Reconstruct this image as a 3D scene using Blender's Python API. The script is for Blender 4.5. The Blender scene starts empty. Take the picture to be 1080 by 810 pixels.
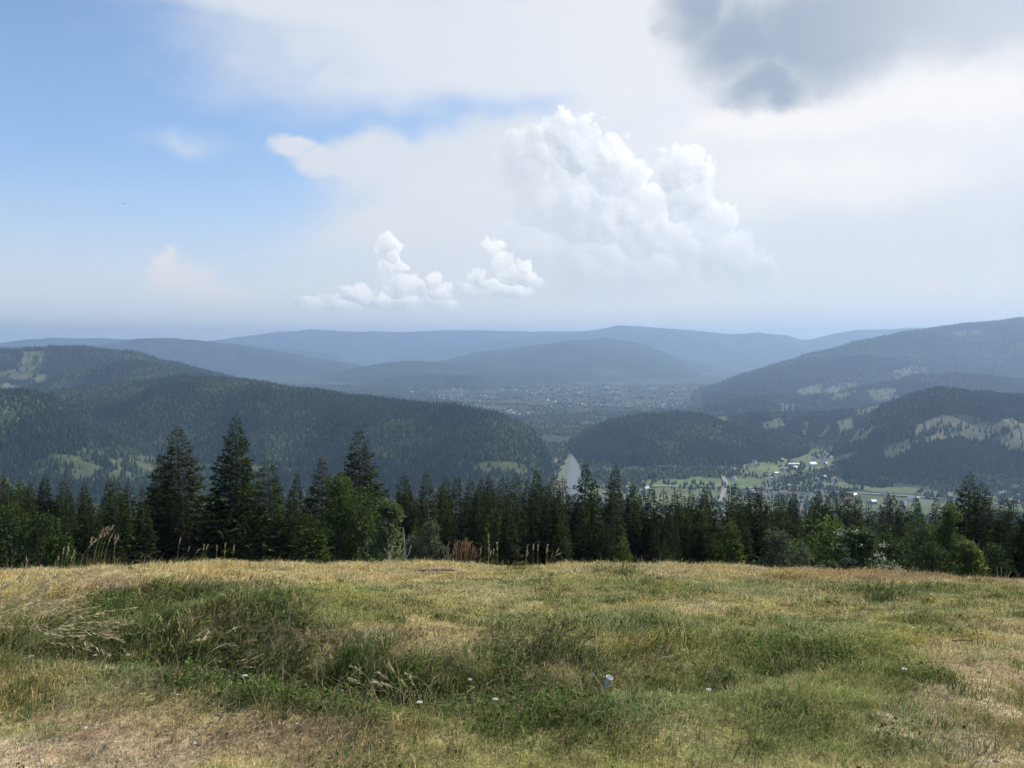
import bpy, math, random
import numpy as np
from mathutils import Vector, Matrix

R = math.radians
scene = bpy.context.scene
COL = scene.collection

# ------------------------------------------------------------------ camera
EYE = 1.65
F = 848.0                      # focal length in pixels of a 1080 wide picture
HOR = 365.0                    # row of the true horizon
PITCH = math.atan((405 - HOR) / F)
cp, sp = math.cos(PITCH), math.sin(PITCH)

cam_d = bpy.data.cameras.new('camera')
cam = bpy.data.objects.new('camera', cam_d)
COL.objects.link(cam)
cam_d.sensor_width = 36
cam_d.lens = 36 * F / 1080
cam_d.clip_start = 0.1
cam_d.clip_end = 120000
cam.location = (0, 0, EYE)
cam.rotation_euler = (R(90) - PITCH, 0, 0)
scene.camera = cam

# ------------------------------------------------------------------ sun, sky, exposure
SUN_AZ, SUN_EL = 62.0, 43.0    # degrees, azimuth to the right of the view
SUN_STRENGTH = 4.2
SKY_STRENGTH = 0.115
HAZE_DENSITY = 1.15e-4
HAZE_COLOR = (0.465, 0.655, 0.915, 1)
EXPOSURE = 0.62

scene.view_settings.view_transform = 'Standard'
scene.view_settings.look = 'None'
scene.view_settings.exposure = EXPOSURE
scene.view_settings.gamma = 1.0
scene.view_settings.use_curve_mapping = False
scene.render.engine = 'CYCLES'
cy = scene.cycles
cy.use_denoising = True
cy.adaptive_threshold = 0.02
cy.max_bounces = 5
cy.diffuse_bounces = 2
cy.glossy_bounces = 2
cy.transmission_bounces = 2
cy.transparent_max_bounces = 8
cy.volume_bounces = 0
cy.caustics_reflective = False
cy.caustics_refractive = False
cy.sample_clamp_indirect = 6

sdir = Vector((math.sin(R(SUN_AZ)) * math.cos(R(SUN_EL)), math.cos(R(SUN_AZ)) * math.cos(R(SUN_EL)), math.sin(R(SUN_EL))))
sun_d = bpy.data.lights.new('sun', 'SUN')
sun_d.energy = SUN_STRENGTH
sun_d.angle = R(0.5)
sun_d.color = (1.0, 0.96, 0.89)
sun = bpy.data.objects.new('sun', sun_d)
COL.objects.link(sun)
sun.rotation_euler = (-sdir).to_track_quat('-Z', 'Y').to_euler()
sun.location = (40, 30, 60)

# ------------------------------------------------------------------ node expression helper
class NT:
    def __init__(self, tree):
        self.t = tree
    def n(self, typ, **kw):
        nd = self.t.nodes.new(typ)
        for k, v in kw.items():
            setattr(nd, k, v)
        return nd
    def link(self, a, b):
        self.t.links.new(a, b)
    def put(self, sock, v):
        if isinstance(v, X):
            self.t.links.new(v.s, sock)
        elif isinstance(v, bpy.types.NodeSocket):
            self.t.links.new(v, sock)
        else:
            sock.default_value = v
    def math(self, op, a, b=None, c=None, clamp=False):
        nd = self.n('ShaderNodeMath', operation=op)
        nd.use_clamp = clamp
        self.put(nd.inputs[0], a)
        if b is not None: self.put(nd.inputs[1], b)
        if c is not None: self.put(nd.inputs[2], c)
        return X(self, nd.outputs[0])
    def vmath(self, op, a, b=None):
        nd = self.n('ShaderNodeVectorMath', operation=op)
        self.put(nd.inputs[0], a)
        if b is not None: self.put(nd.inputs[1], b)
        return X(self, nd.outputs['Value'] if op in ('LENGTH', 'DOT_PRODUCT') else nd.outputs[0])
    def comb(self, a, b, c):
        nd = self.n('ShaderNodeCombineXYZ')
        for i, v in enumerate((a, b, c)): self.put(nd.inputs[i], v)
        return X(self, nd.outputs[0])
    def noise(self, vec, scale=1.0, detail=4, rough=0.55, dist=0.0, out='Fac', lac=2.0):
        nd = self.n('ShaderNodeTexNoise')
        nd.noise_dimensions = '3D'
        self.put(nd.inputs['Vector'], vec)
        nd.inputs['Scale'].default_value = scale
        nd.inputs['Detail'].default_value = detail
        nd.inputs['Roughness'].default_value = rough
        nd.inputs['Lacunarity'].default_value = lac
        nd.inputs['Distortion'].default_value = dist
        return X(self, nd.outputs[0 if out == 'Fac' else 1])
    def voronoi(self, vec, scale=1.0, smooth=0.4):
        nd = self.n('ShaderNodeTexVoronoi')
        nd.feature = 'SMOOTH_F1'
        self.put(nd.inputs['Vector'], vec)
        nd.inputs['Scale'].default_value = scale
        nd.inputs['Smoothness'].default_value = smooth
        return X(self, nd.outputs['Distance'])
    def sstep(self, lo, hi, v):
        nd = self.n('ShaderNodeMapRange', interpolation_type='SMOOTHSTEP')
        self.put(nd.inputs['Value'], v)
        nd.inputs['From Min'].default_value = lo
        nd.inputs['From Max'].default_value = hi
        return X(self, nd.outputs['Result'])
    def mixc(self, fac, a, b, blend='MIX'):
        nd = self.n('ShaderNodeMix', data_type='RGBA', blend_type=blend)
        self.put(nd.inputs[0], fac)
        self.put(nd.inputs[6], a)
        self.put(nd.inputs[7], b)
        return X(self, nd.outputs[2])

class X:
    def __init__(self, nt, s): self.nt, self.s = nt, s
    def __add__(self, o): return self.nt.math('ADD', self, o)
    __radd__ = __add__
    def __sub__(self, o): return self.nt.math('SUBTRACT', self, o)
    def __rsub__(self, o): return self.nt.math('SUBTRACT', o, self)
    def __mul__(self, o): return self.nt.math('MULTIPLY', self, o)
    __rmul__ = __mul__
    def __truediv__(self, o): return self.nt.math('DIVIDE', self, o)
    def max(self, o): return self.nt.math('MAXIMUM', self, o)
    def min(self, o): return self.nt.math('MINIMUM', self, o)
    def clamp(self): return self.nt.math('MULTIPLY', self, 1.0, clamp=True)

def lin(r, g, b):
    f = lambda c: (c / 255 / 12.92) if c / 255 < 0.04045 else ((c / 255 + 0.055) / 1.055) ** 2.4
    return (f(r), f(g), f(b), 1.0)

LIN = lin
def ray(px, py):
    xc, yc = (px - 540) / F, (405 - py) / F
    return np.array([xc, cp + yc * sp, -sp + yc * cp])

def azel(px, py):
    d = ray(px, py); d = d / np.linalg.norm(d)
    return math.degrees(math.atan2(d[0], d[1])), math.degrees(math.asin(d[2]))

# ------------------------------------------------------------------ world: sky texture and clouds by direction
world = bpy.data.worlds.new('World')
scene.world = world
world.use_nodes = True
world.cycles.sampling_method = 'MANUAL'
world.cycles.sample_map_resolution = 256
wt = world.node_tree
wt.nodes.clear()
W = NT(wt)
sky = W.n('ShaderNodeTexSky', sky_type='NISHITA')
sky.sun_disc = False
sky.sun_elevation = R(SUN_EL)
sky.sun_rotation = R(SUN_AZ)
sky.altitude = 900
sky.air_density = 1.0
sky.dust_density = 0.6
sky.ozone_density = 3.0

def build_sky():
    tc = W.n('ShaderNodeTexCoord')
    sep = W.n('ShaderNodeSeparateXYZ')
    W.link(tc.outputs['Generated'], sep.inputs[0])
    x, y, z = (X(W, sep.outputs[i]) for i in range(3))
    az = W.math('ARCTAN2', x, y) * 57.29578
    el = W.math('ARCSINE', z) * 57.29578
    P = W.comb(az, el, 0.0)
    DEG = math.degrees(1 / F)
    def warp(p, scale, amp, seed, detail=3):
        nz = W.noise(W.vmath('ADD', p, (0, 0, seed)), scale, detail, 0.55, out='Color')
        off = W.vmath('MULTIPLY', W.vmath('SUBTRACT', nz, (0.5, 0.5, 0.5)), (amp, amp, 0))
        return W.vmath('ADD', p, off)
    def madd(p, a, e, rx, ry):
        nd = W.n('ShaderNodeVectorMath', operation='MULTIPLY_ADD')
        W.put(nd.inputs[0], p)
        nd.inputs[1].default_value = (1 / rx, 1 / ry, 0)
        nd.inputs[2].default_value = (-a / rx, -e / ry, 0)
        return X(W, nd.outputs[0])
    def blob(p, px, py, rx, ry=None):
        a, e = azel(px, py)
        ry = rx if ry is None else ry
        q = madd(p, a, e, rx * DEG, ry * DEG)
        return W.math('SUBTRACT', 1.0, W.vmath('LENGTH', q))
    def lobes(p, lst, sun=(0.50, 0.86, 0)):
        """union of round lobes, with how far each point of the foremost lobe is turned to the sun"""
        r = lit = None
        for px, py, rx, *ry in lst:
            ry = ry[0] if ry else rx
            a, e = azel(px, py)
            q = madd(p, a, e, rx * DEG, ry * DEG)
            k = W.math('SUBTRACT', 1.0, W.vmath('LENGTH', q))
            s_ = W.vmath('DOT_PRODUCT', q, sun)
            if r is None: r, lit = k, s_
            else:
                mx = W.sstep(-0.10, 0.10, k - r)
                lit = lit + mx * (s_ - lit); r = r.max(k)
        return r, lit
    def union(p, lst):
        r = None
        for b in lst:
            k = blob(p, *b)
            r = k if r is None else r.max(k)
        return r
    # wispy noise, stretched along the horizon
    pw = warp(P, 0.06, 9.0, 3.1)
    wis = W.noise(W.vmath('MULTIPLY', pw, (0.06, 0.17, 1)), 1.0, 6, 0.58)
    wis2 = W.noise(W.vmath('MULTIPLY', W.vmath('ADD', pw, (31, 7, 5)), (0.22, 0.34, 1)), 1.0, 6, 0.6)
    pv = warp(P, 0.10, 5.0, 8.7)
    # broad veil of high cloud over the middle and right of the sky
    veil = union(pv, [(520, 40, 330, 75), (700, 60, 330, 120), (900, 150, 420, 190), (1100, 240, 420, 170), (760, 180, 250, 110), (330, 0, 180, 40), (640, 270, 330, 110)])
    veil_a = W.sstep(-0.22, 0.62, veil + (wis - 0.5) * 0.9 + (wis2 - 0.5) * 0.25)
    gap = W.sstep(-0.1, 0.9, union(pv, [(530, 112, 110, 24), (450, 128, 90, 20)]))
    veil_a = veil_a * (1.0 - gap * 0.8)
    # anvil spreading left from the big tower
    pa = warp(warp(P, 0.16, 3.2, 12.3), 0.7, 0.9, 2.2)
    anv = union(pa, [(470, 190, 165, 62), (540, 170, 110, 60), (390, 172, 80, 32), (345, 170, 50, 22), (308, 152, 30, 13), (440, 235, 120, 40)])
    anv_a = W.sstep(0.0, 0.55, anv + (wis2 - 0.5) * 0.75 + (wis - 0.5) * 0.3) * 0.82
    # wisps
    wsp = union(pa, [(195, 152, 60, 20), (350, 250, 90, 34), (320, 268, 90, 16), (300, 95, 160, 40)])
    wsp_a = W.sstep(0.05, 1.3, wsp + (wis2 - 0.5) * 1.1) * 0.5
    pg = warp(warp(P, 0.16, 3.4, 5.5), 0.6, 1.3, 9.9)
    # cumulus: puffs from cells and noise added to the rim of the blobs
    pc = warp(P, 0.55, 1.5, 21.0, 4)
    cell = W.voronoi(pc, 0.62, 0.35)
    cell2 = W.voronoi(W.vmath('ADD', pc, (3, 9, 2)), 1.5, 0.3)
    fine = W.noise(P, 1.9, 6, 0.66)
    puff = (0.5 - cell) * 0.55 + (0.45 - cell2) * 0.5 + (fine - 0.5) * 0.62
    tower, tlit = lobes(pc, [(560, 168, 42), (600, 156, 42), (645, 188, 46), (580, 205, 60), (625, 225, 60), (675, 222, 38), (682, 250, 46), (718, 182, 34), (728, 212, 34), (746, 240, 38), (720, 262, 44), (766, 272, 40), (690, 290, 60, 40), (620, 285, 80, 46), (792, 290, 30, 24), (560, 270, 56, 50)])
    bright, blit = lobes(pc, [(408, 257, 15), (411, 272, 11), (412, 287, 18, 18), (424, 303, 22, 17), (440, 306, 18, 13), (460, 296, 13, 13), (466, 308, 18, 12), (380, 312, 20, 15), (392, 318, 24, 12), (344, 320, 18, 11), (322, 319, 18, 9), (519, 262, 15), (528, 276, 14), (540, 290, 17, 14), (503, 292, 14, 13), (516, 300, 22, 12), (556, 295, 14, 11), (345, 323, 46, 10), (430, 320, 56, 13), (520, 305, 50, 12), (549, 284, 11), (568, 299, 10, 8)])
    faint = union(pc, [(176, 282, 30), (194, 298, 46, 30), (230, 314, 56, 20), (122, 321, 16, 9), (640, 282, 17, 9), (985, 306, 36, 13), (1054, 299, 20, 11)])
    a_e = azel(540, 316)[1]
    floor_t = W.sstep(a_e - 0.8, a_e + 2.6, el)
    floor_b = W.sstep(azel(540, 336)[1], azel(540, 318)[1], el)
    tow_a = W.sstep(0.0, 0.30, tower + puff * 0.75) * floor_t
    tow_d = W.sstep(0.04, 0.46, tower + puff * 0.30 + (wis2 - 0.5) * 0.35)
    bri_a = W.sstep(0.0, 0.26, bright + puff * 0.95) * floor_b
    bri_d = W.sstep(0.15, 0.9, bright + puff * 0.6)
    fai_a = W.sstep(0.0, 0.8, faint + puff * 0.8) * 0.95 * W.sstep(azel(540, 332)[1], azel(540, 305)[1], el)
    # lit side of every billow: the same cells sampled a little nearer the sun
    cell_o = W.voronoi(W.vmath('ADD', pc, (0.34, 0.30, 0)), 0.62, 0.35)
    fine_o = W.noise(W.vmath('ADD', P, (0.16, 0.16, 0)), 1.9, 5, 0.66)
    lit = ((cell_o - cell) * 1.5 + (fine - fine_o) * 0.9 + 0.5).clamp()
    # grey cloud base at the upper right
    grey = union(pg, [(745, 10, 60, 60), (790, 40, 95, 70), (870, 35, 150, 66), (960, 0, 170, 70), (1060, 10, 130, 60), (812, 88, 60, 34)])
    gre_a = W.sstep(-0.04, 0.36, grey + (wis2 - 0.5) * 0.45 + (wis - 0.5) * 0.3) * (1.0 - W.sstep(16, 34, az) * 0.55)
    gre_d = W.sstep(-0.05, 0.8, grey * 1.0 + (wis2 - 0.5) * 0.8 + (wis - 0.5) * 0.6)

    def lin(r, g, b):            # cloud radiance for the exposure set above
        c = LIN(r, g, b); k = 2 ** -EXPOSURE
        return (c[0] * k * 1.15, c[1] * k * 1.09, c[2] * k * 1.02, 1)
    def shader(color):
        nd = W.n('ShaderNodeBackground')
        W.put(nd.inputs[0], color)
        return nd
    sk = W.n('ShaderNodeBackground')
    W.link(sky.outputs[0], sk.inputs[0])
    sk.inputs[1].default_value = SKY_STRENGTH
    cur = sk.outputs[0]
    def over(cur, fac, color):
        mx = W.n('ShaderNodeMixShader')
        W.put(mx.inputs[0], fac)
        W.link(cur, mx.inputs[1])
        W.link(shader(color).outputs[0], mx.inputs[2])
        return mx.outputs[0]
    # thin milky air that thickens to the horizon and to the right
    milk = (W.sstep(27.0, 0.0, el) * 0.62 + W.sstep(-32.0, 35.0, az) * 0.35 + 0.02).clamp() * 0.85
    cur = over(cur, milk, W.mixc(W.sstep(-32.0, 5.0, az), lin(150, 190, 240), lin(186, 208, 236)))
    cur = over(cur, veil_a * 0.86, W.mixc(W.sstep(-20, 25, az), lin(222, 230, 240), lin(238, 241, 245)))
    rb = W.sstep(14.0, 4.5, el) * W.sstep(6.0, 24.0, az) * (0.45 + wis * 0.5)
    cur = over(cur, rb.clamp(), lin(203, 217, 233))
    glow = union(pg, [(830, 125, 160, 30), (1000, 105, 150, 34), (880, 190, 180, 38)])
    cur = over(cur, W.sstep(0.0, 0.8, glow + (wis2 - 0.5) * 0.9) * 0.5, lin(250, 250, 250))
    cur = over(cur, wsp_a, lin(226, 232, 240))
    cur = over(cur, anv_a, lin(222, 228, 236))
    low = W.sstep(13.0, 1.0, el) * 0.82
    cur = over(cur, low, W.mixc(W.sstep(8.0, 1.5, el), lin(214, 226, 239), lin(236, 239, 238)))
    cur = over(cur, fai_a, lin(232, 234, 238))
    rimlit = (tlit * 0.52 + 0.20 + (lit - 0.5) * 0.55 + (1.0 - tow_d) * 0.35 + (wis2 - 0.5) * 0.6 + W.sstep(azel(560, 0)[0], azel(720, 0)[0], az) * 0.22).clamp()
    bank = union(pa, [(440, 300, 150, 26), (600, 300, 170, 30), (350, 318, 90, 14), (410, 240, 110, 40)])
    cur = over(cur, W.sstep(0.0, 0.9, bank + (wis2 - 0.5) * 0.8) * 0.55, lin(220, 227, 236))
    tcol = W.mixc(rimlit, lin(190, 203, 221), (0.84, 0.845, 0.84, 1))
    tcol = W.mixc(W.sstep(azel(540, 225)[1], azel(540, 318)[1], el) * 0.7, tcol, lin(196, 209, 226))
    cur = over(cur, tow_a * 0.82 * (W.sstep(azel(470, 0)[0], azel(640, 0)[0], az) * 0.7 + W.sstep(azel(540, 230)[1], azel(540, 150)[1], el) * 0.3).clamp(), tcol)
    bcol = W.mixc((blit * 0.55 + 0.42 + (lit - 0.5) * 0.8 + W.sstep(azel(540, 325)[1], azel(540, 270)[1], el) * 0.2).clamp(), lin(203, 213, 225), (0.84, 0.825, 0.79, 1))
    cur = over(cur, bri_a * 0.80, bcol)
    gcol = W.mixc(gre_d, lin(222, 229, 237), lin(158, 174, 197))
    cur = over(cur, gre_a, gcol)
    out = W.n('ShaderNodeOutputWorld')
    W.link(cur, out.inputs[0])
build_sky()

# ------------------------------------------------------------------ numpy noise
def _hash(ix, iy, seed):
    h = (ix.astype(np.int64) * 374761393 + iy.astype(np.int64) * 668265263 + seed * 974634777) & 0xffffffff
    h = ((h ^ (h >> 13)) * 1274126177) & 0xffffffff
    h = (h ^ (h >> 16)) & 0xffffffff
    return h.astype(np.float64) / 4294967295.0

def vnoise(x, y, seed=0):
    x, y = np.asarray(x, float), np.asarray(y, float)
    ix, iy = np.floor(x), np.floor(y)
    fx, fy = x - ix, y - iy
    fx, fy = fx * fx * (3 - 2 * fx), fy * fy * (3 - 2 * fy)
    a, b = _hash(ix, iy, seed), _hash(ix + 1, iy, seed)
    c, d = _hash(ix, iy + 1, seed), _hash(ix + 1, iy + 1, seed)
    return (a * (1 - fx) + b * fx) * (1 - fy) + (c * (1 - fx) + d * fx) * fy

def fbm(x, y, octv=4, seed=0, gain=0.5):
    t = 0; a = 1.0; n = 0
    ca, sa = 0.8, 0.6
    for i in range(octv):
        t = t + a * (vnoise(x, y, seed + i * 17) * 2 - 1)
        n += a; a *= gain
        x, y = (x * ca - y * sa) * 2.03 + 11.3, (x * sa + y * ca) * 2.03 - 7.7
    return t / n

def sst(lo, hi, v):
    t = np.clip((v - lo) / (hi - lo), 0, 1)
    return t * t * (3 - 2 * t)

def project(x, y, z):
    z = z - EYE
    dep = np.maximum(y * cp - z * sp, 1e-3)
    return 540 + F * x / dep, 405 - F * (y * sp + z * cp) / dep

# ------------------------------------------------------------------ meshes and materials
def mesh_from(name, V, faces, mat=None, smooth=False, attrs=None, parent=None, mats=None, midx=None, link=True):
    """faces: int array (n,3) or (n,4) or a list of such arrays"""
    if not isinstance(faces, list): faces = [faces]
    faces = [np.asarray(f, np.int32) for f in faces if len(f)]
    me = bpy.data.meshes.new(name)
    V = np.asarray(V, np.float32)
    me.vertices.add(len(V))
    me.vertices.foreach_set('co', V.ravel())
    nl = sum(f.size for f in faces)
    nf = sum(len(f) for f in faces)
    me.loops.add(nl)
    me.loops.foreach_set('vertex_index', np.concatenate([f.ravel() for f in faces]))
    starts, s = [], 0
    for f in faces:
        starts.append(s + np.arange(len(f), dtype=np.int32) * f.shape[1]); s += f.size
    me.polygons.add(nf)
    me.polygons.foreach_set('loop_start', np.concatenate(starts).astype(np.int32))
    if midx is not None:
        me.polygons.foreach_set('material_index', np.asarray(midx, np.int32))
    me.polygons.foreach_set('use_smooth', np.full(nf, bool(smooth)))
    for k, v in (attrs or {}).items():
        v = np.asarray(v, np.float32)
        if v.ndim == 1:
            at = me.attributes.new(k, 'FLOAT', 'POINT'); at.data.foreach_set('value', v)
        else:
            if v.shape[1] == 3: v = np.concatenate([v, np.ones((len(v), 1), np.float32)], 1)
            at = me.attributes.new(k, 'FLOAT_COLOR', 'POINT'); at.data.foreach_set('color', v.ravel())
    me.update(calc_edges=True)
    me.validate()
    for m in (mats or ([mat] if mat else [])): me.materials.append(m)
    if not link: return me
    o = bpy.data.objects.new(name, me)
    COL.objects.link(o)
    if parent: o.parent = parent
    return o

def tag(o, label, cat, group=None, kind=None):
    o['label'] = label; o['category'] = cat
    if group: o['group'] = group
    if kind: o['kind'] = kind
    return o

def empty(name, loc, rz=0.0, scale=1.0):
    o = bpy.data.objects.new(name, None)
    COL.objects.link(o)
    o.location = loc; o.rotation_euler = (0, 0, rz); o.scale = (scale,) * 3 if not isinstance(scale, tuple) else scale
    o.empty_display_size = 0.2
    return o

def copy_tree(o, parent=None):
    c = o.copy(); COL.objects.link(c)
    c.parent = parent
    for ch in o.children: copy_tree(ch, c)
    return c

def material(name, build, rough=0.85, trans=0.0, spec=0.2):
    m = bpy.data.materials.new(name); m.use_nodes = True
    t = m.node_tree; t.nodes.clear(); N = NT(t)
    out = N.n('ShaderNodeOutputMaterial')
    b = N.n('ShaderNodeBsdfPrincipled')
    b.inputs['Roughness'].default_value = rough
    b.inputs['Specular IOR Level'].default_value = spec
    c = build(N, b)
    N.put(b.inputs['Base Color'], c)
    sh = b.outputs[0]
    if trans:
        tr = N.n('ShaderNodeBsdfTranslucent'); N.put(tr.inputs[0], c)
        mx = N.n('ShaderNodeMixShader'); mx.inputs[0].default_value = trans
        N.link(sh, mx.inputs[1]); N.link(tr.outputs[0], mx.inputs[2]); sh = mx.outputs[0]
    N.link(sh, out.inputs[0])
    return m

def attr(N, name, out='Color'):
    nd = N.n('ShaderNodeAttribute'); nd.attribute_name = name
    return X(N, nd.outputs[out])

def objpos(N):
    return X(N, N.n('ShaderNodeNewGeometry').outputs['Position'])

def bump(N, b, h, strength, dist):
    nd = N.n('ShaderNodeBump'); nd.inputs['Strength'].default_value = strength
    nd.inputs['Distance'].default_value = dist
    N.put(nd.inputs['Height'], h); N.link(nd.outputs[0], b.inputs['Normal'])

def vary(N, col, vec, scale, lo, hi, detail=4):
    """multiply a colour by a noise between lo and hi"""
    n = N.sstep(0.25, 0.75, N.noise(vec, scale, detail, 0.6))
    k = n * (hi - lo) + lo
    return N.mixc(1.0, col, N.comb(k, k, k), 'MULTIPLY')

def m_attr(name, rough=0.85, trans=0.0, spec=0.2, sc=6.0, lo=0.8, hi=1.2):
    return material(name, lambda N, b: vary(N, attr(N, 'col'), objpos(N), sc, lo, hi), rough, trans, spec)

def m_ground(N, b):
    p = objpos(N)
    c = vary(N, attr(N, 'col'), p, 9.0, 0.62, 1.35, 5)
    c = vary(N, c, p, 45.0, 0.7, 1.3, 3)
    bump(N, b, N.noise(p, 14.0, 6, 0.65), 0.8, 0.06)
    return c
M_MEADOW = material('meadow_soil', m_ground, 0.95, spec=0.1)

def m_valley(N, b):
    p = objpos(N)
    c = vary(N, attr(N, 'col'), p, 0.012, 0.75, 1.25, 6)
    bump(N, b, N.noise(p, 0.05, 6, 0.7), 0.7, 6.0)
    return c
M_VALLEY = material('valley_fields', m_valley, 0.95, spec=0.05)

def m_hill(N, b):
    p = objpos(N)
    c = vary(N, attr(N, 'col'), p, 0.02, 0.75, 1.25, 6)
    bump(N, b, N.noise(p, 0.035, 8, 0.75), 0.8, 16.0)
    return c
M_HILL = material('hill_ground', m_hill, 0.95, spec=0.05)

def m_farhill(N, b):
    p = objpos(N)
    c = vary(N, attr(N, 'col'), p, 0.004, 0.6, 1.4, 8)
    bump(N, b, N.noise(p, 0.012, 9, 0.8), 1.0, 40.0)
    return c
M_FAR = material('far_wooded_hill', m_farhill, 0.95, spec=0.05)

M_FOREST = m_attr('forest_crowns', 0.9, 0.12, 0.03, 0.3, 0.8, 1.2)
M_NEEDLE = m_attr('spruce_needles', 0.85, 0.15, 0.04, 2.0, 0.75, 1.25)
M_LEAF = m_attr('broad_leaves', 0.7, 0.42, 0.10, 2.0, 0.75, 1.25)
M_GRASS = m_attr('grass_blades', 0.7, 0.30, 0.08, 2.5, 0.8, 1.2)

def m_bark(N, b):
    p = objpos(N)
    n = N.noise(N.vmath('MULTIPLY', p, (9, 9, 1.6)), 1.0, 5, 0.65)
    bump(N, b, n, 0.8, 0.03)
    return N.mixc(n, (0.045, 0.034, 0.026, 1), (0.16, 0.125, 0.10, 1))
M_BARK = material('bark', m_bark, 0.95, spec=0.1)
def m_pale(N, b):
    p = objpos(N)
    n = N.noise(N.vmath('MULTIPLY', p, (7, 7, 5)), 1.0, 5, 0.65)
    bump(N, b, n, 0.5, 0.02)
    return N.mixc(N.sstep(0.35, 0.65, n), (0.20, 0.19, 0.17, 1), (0.42, 0.40, 0.36, 1))
M_PALEBARK = material('pale_bark', m_pale, 0.9, spec=0.1)

# ------------------------------------------------------------------ ground heights
def interp(u, pts):
    a = np.array(pts, float)
    return np.interp(u, a[:, 0], a[:, 1])

U_OF = lambda px: (px - 540) / F
EDGE = [(-200, 596), (0, 596), (60, 594), (110, 592), (150, 591), (200, 588), (300, 589), (420, 589), (540, 590), (700, 591), (800, 593), (900, 596), (1000, 600), (1080, 603), (1280, 606)]
VALLEY = -270.0

def edge_y(u):
    e = interp(u, [(U_OF(a), (b - HOR) / F) for a, b in EDGE])
    return 1.65 / (e - 0.2)

def plane_hit(px, py, z=None):
    """point of the meadow's slope (z = -0.2 y), or of the level z, seen at a pixel"""
    d = ray(px, py)
    t = (0 - EYE) / (d[2] + 0.2 * d[1]) if z is None else (z - EYE) / d[2]
    return np.array([d[0] * t, d[1] * t, EYE + d[2] * t])

DITCH = np.array([plane_hit(*p)[:2] for p in [(-160, 684), (-40, 690), (60, 694), (170, 702), (260, 716), (340, 730), (430, 738), (520, 738), (620, 733), (720, 722), (800, 706)]])
DITCH_D = [0.36, 0.5, 0.6, 0.7, 0.8, 0.8, 0.66, 0.5, 0.46, 0.3, 0.1]

def seg_dist(x, y, pts, vals):
    best = np.full(x.shape, 1e9); val = np.zeros(x.shape); side = np.zeros(x.shape)
    for i in range(len(pts) - 1):
        a, b = pts[i], pts[i + 1]
        d = b - a; L = d @ d
        t = np.clip(((x - a[0]) * d[0] + (y - a[1]) * d[1]) / L, 0, 1)
        qx, qy = x - a[0] - t * d[0], y - a[1] - t * d[1]
        dd = np.hypot(qx, qy)
        m = dd < best
        best = np.where(m, dd, best)
        val = np.where(m, vals[i] + (vals[i + 1] - vals[i]) * t, val)
        side = np.where(m, qy, side)
    return best, val, side

BUMPS = [(180, 640, 2.6, 1.3, 0.55), (300, 668, 1.3, 0.7, 0.30), (560, 682, 0.8, 0.5, 0.16), (400, 664, 1.3, 0.5, 0.16), (660, 672, 1.4, 0.7, 0.2), (60, 640, 1.5, 0.9, 0.2),
         (930, 625, 0.8, 0.5, -0.12), (100, 617, 0.7, 0.5, -0.22), (860, 690, 0.9, 0.6, 0.1), (970, 720, 0.7, 0.4, 0.07)]
BUMPS = [(plane_hit(a, b)[:2], c, d, e) for a, b, c, d, e in BUMPS]

def gz(x, y):
    x, y = np.asarray(x, float), np.asarray(y, float)
    yy = np.maximum(y, 1.0)
    u = np.clip(x / yy, -0.78, 0.78)
    z = -0.2 * np.maximum(y, -30)
    d = y - edge_y(u) + 0.6
    z = z - 0.27 * (np.sqrt(d * d + 5.0) + d) / 2
    near = np.exp(-(np.hypot(x, y) / 60.0) ** 4)
    b, v, s = seg_dist(x, y, DITCH, DITCH_D)
    w = np.where(s < 0, 0.46, 0.85)
    z = z - near * v * 1.55 * np.exp(-(b / w) ** 2)
    z = z + near * v * np.where(s < 0, 0.26 * np.exp(-((b - 1.15) / 0.5) ** 2), 0.22 * np.exp(-((b - 1.9) / 0.8) ** 2))
    for c, sx, sy, h in BUMPS:
        z = z + h * np.exp(-((x - c[0]) / sx) ** 2 - ((y - c[1]) / sy) ** 2)
    z = z + near * (0.10 * fbm(x / 1.7, y / 1.7, 3, 5) + 0.085 * np.maximum(fbm(x / 0.55, y / 0.55, 3, 9), -0.25))
    far = sst(60, 400, np.hypot(x, y))
    z = z + far * 4 * fbm(x / 90, y / 90, 4, 3)
    v0 = VALLEY + 2.0 * fbm(x / 400, y / 400, 3, 21)
    k = 25.0
    return np.where(z - v0 > 200, z, v0 + k * np.logaddexp(0, np.clip((z - v0) / k, -30, 30)) - 0.0)

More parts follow.
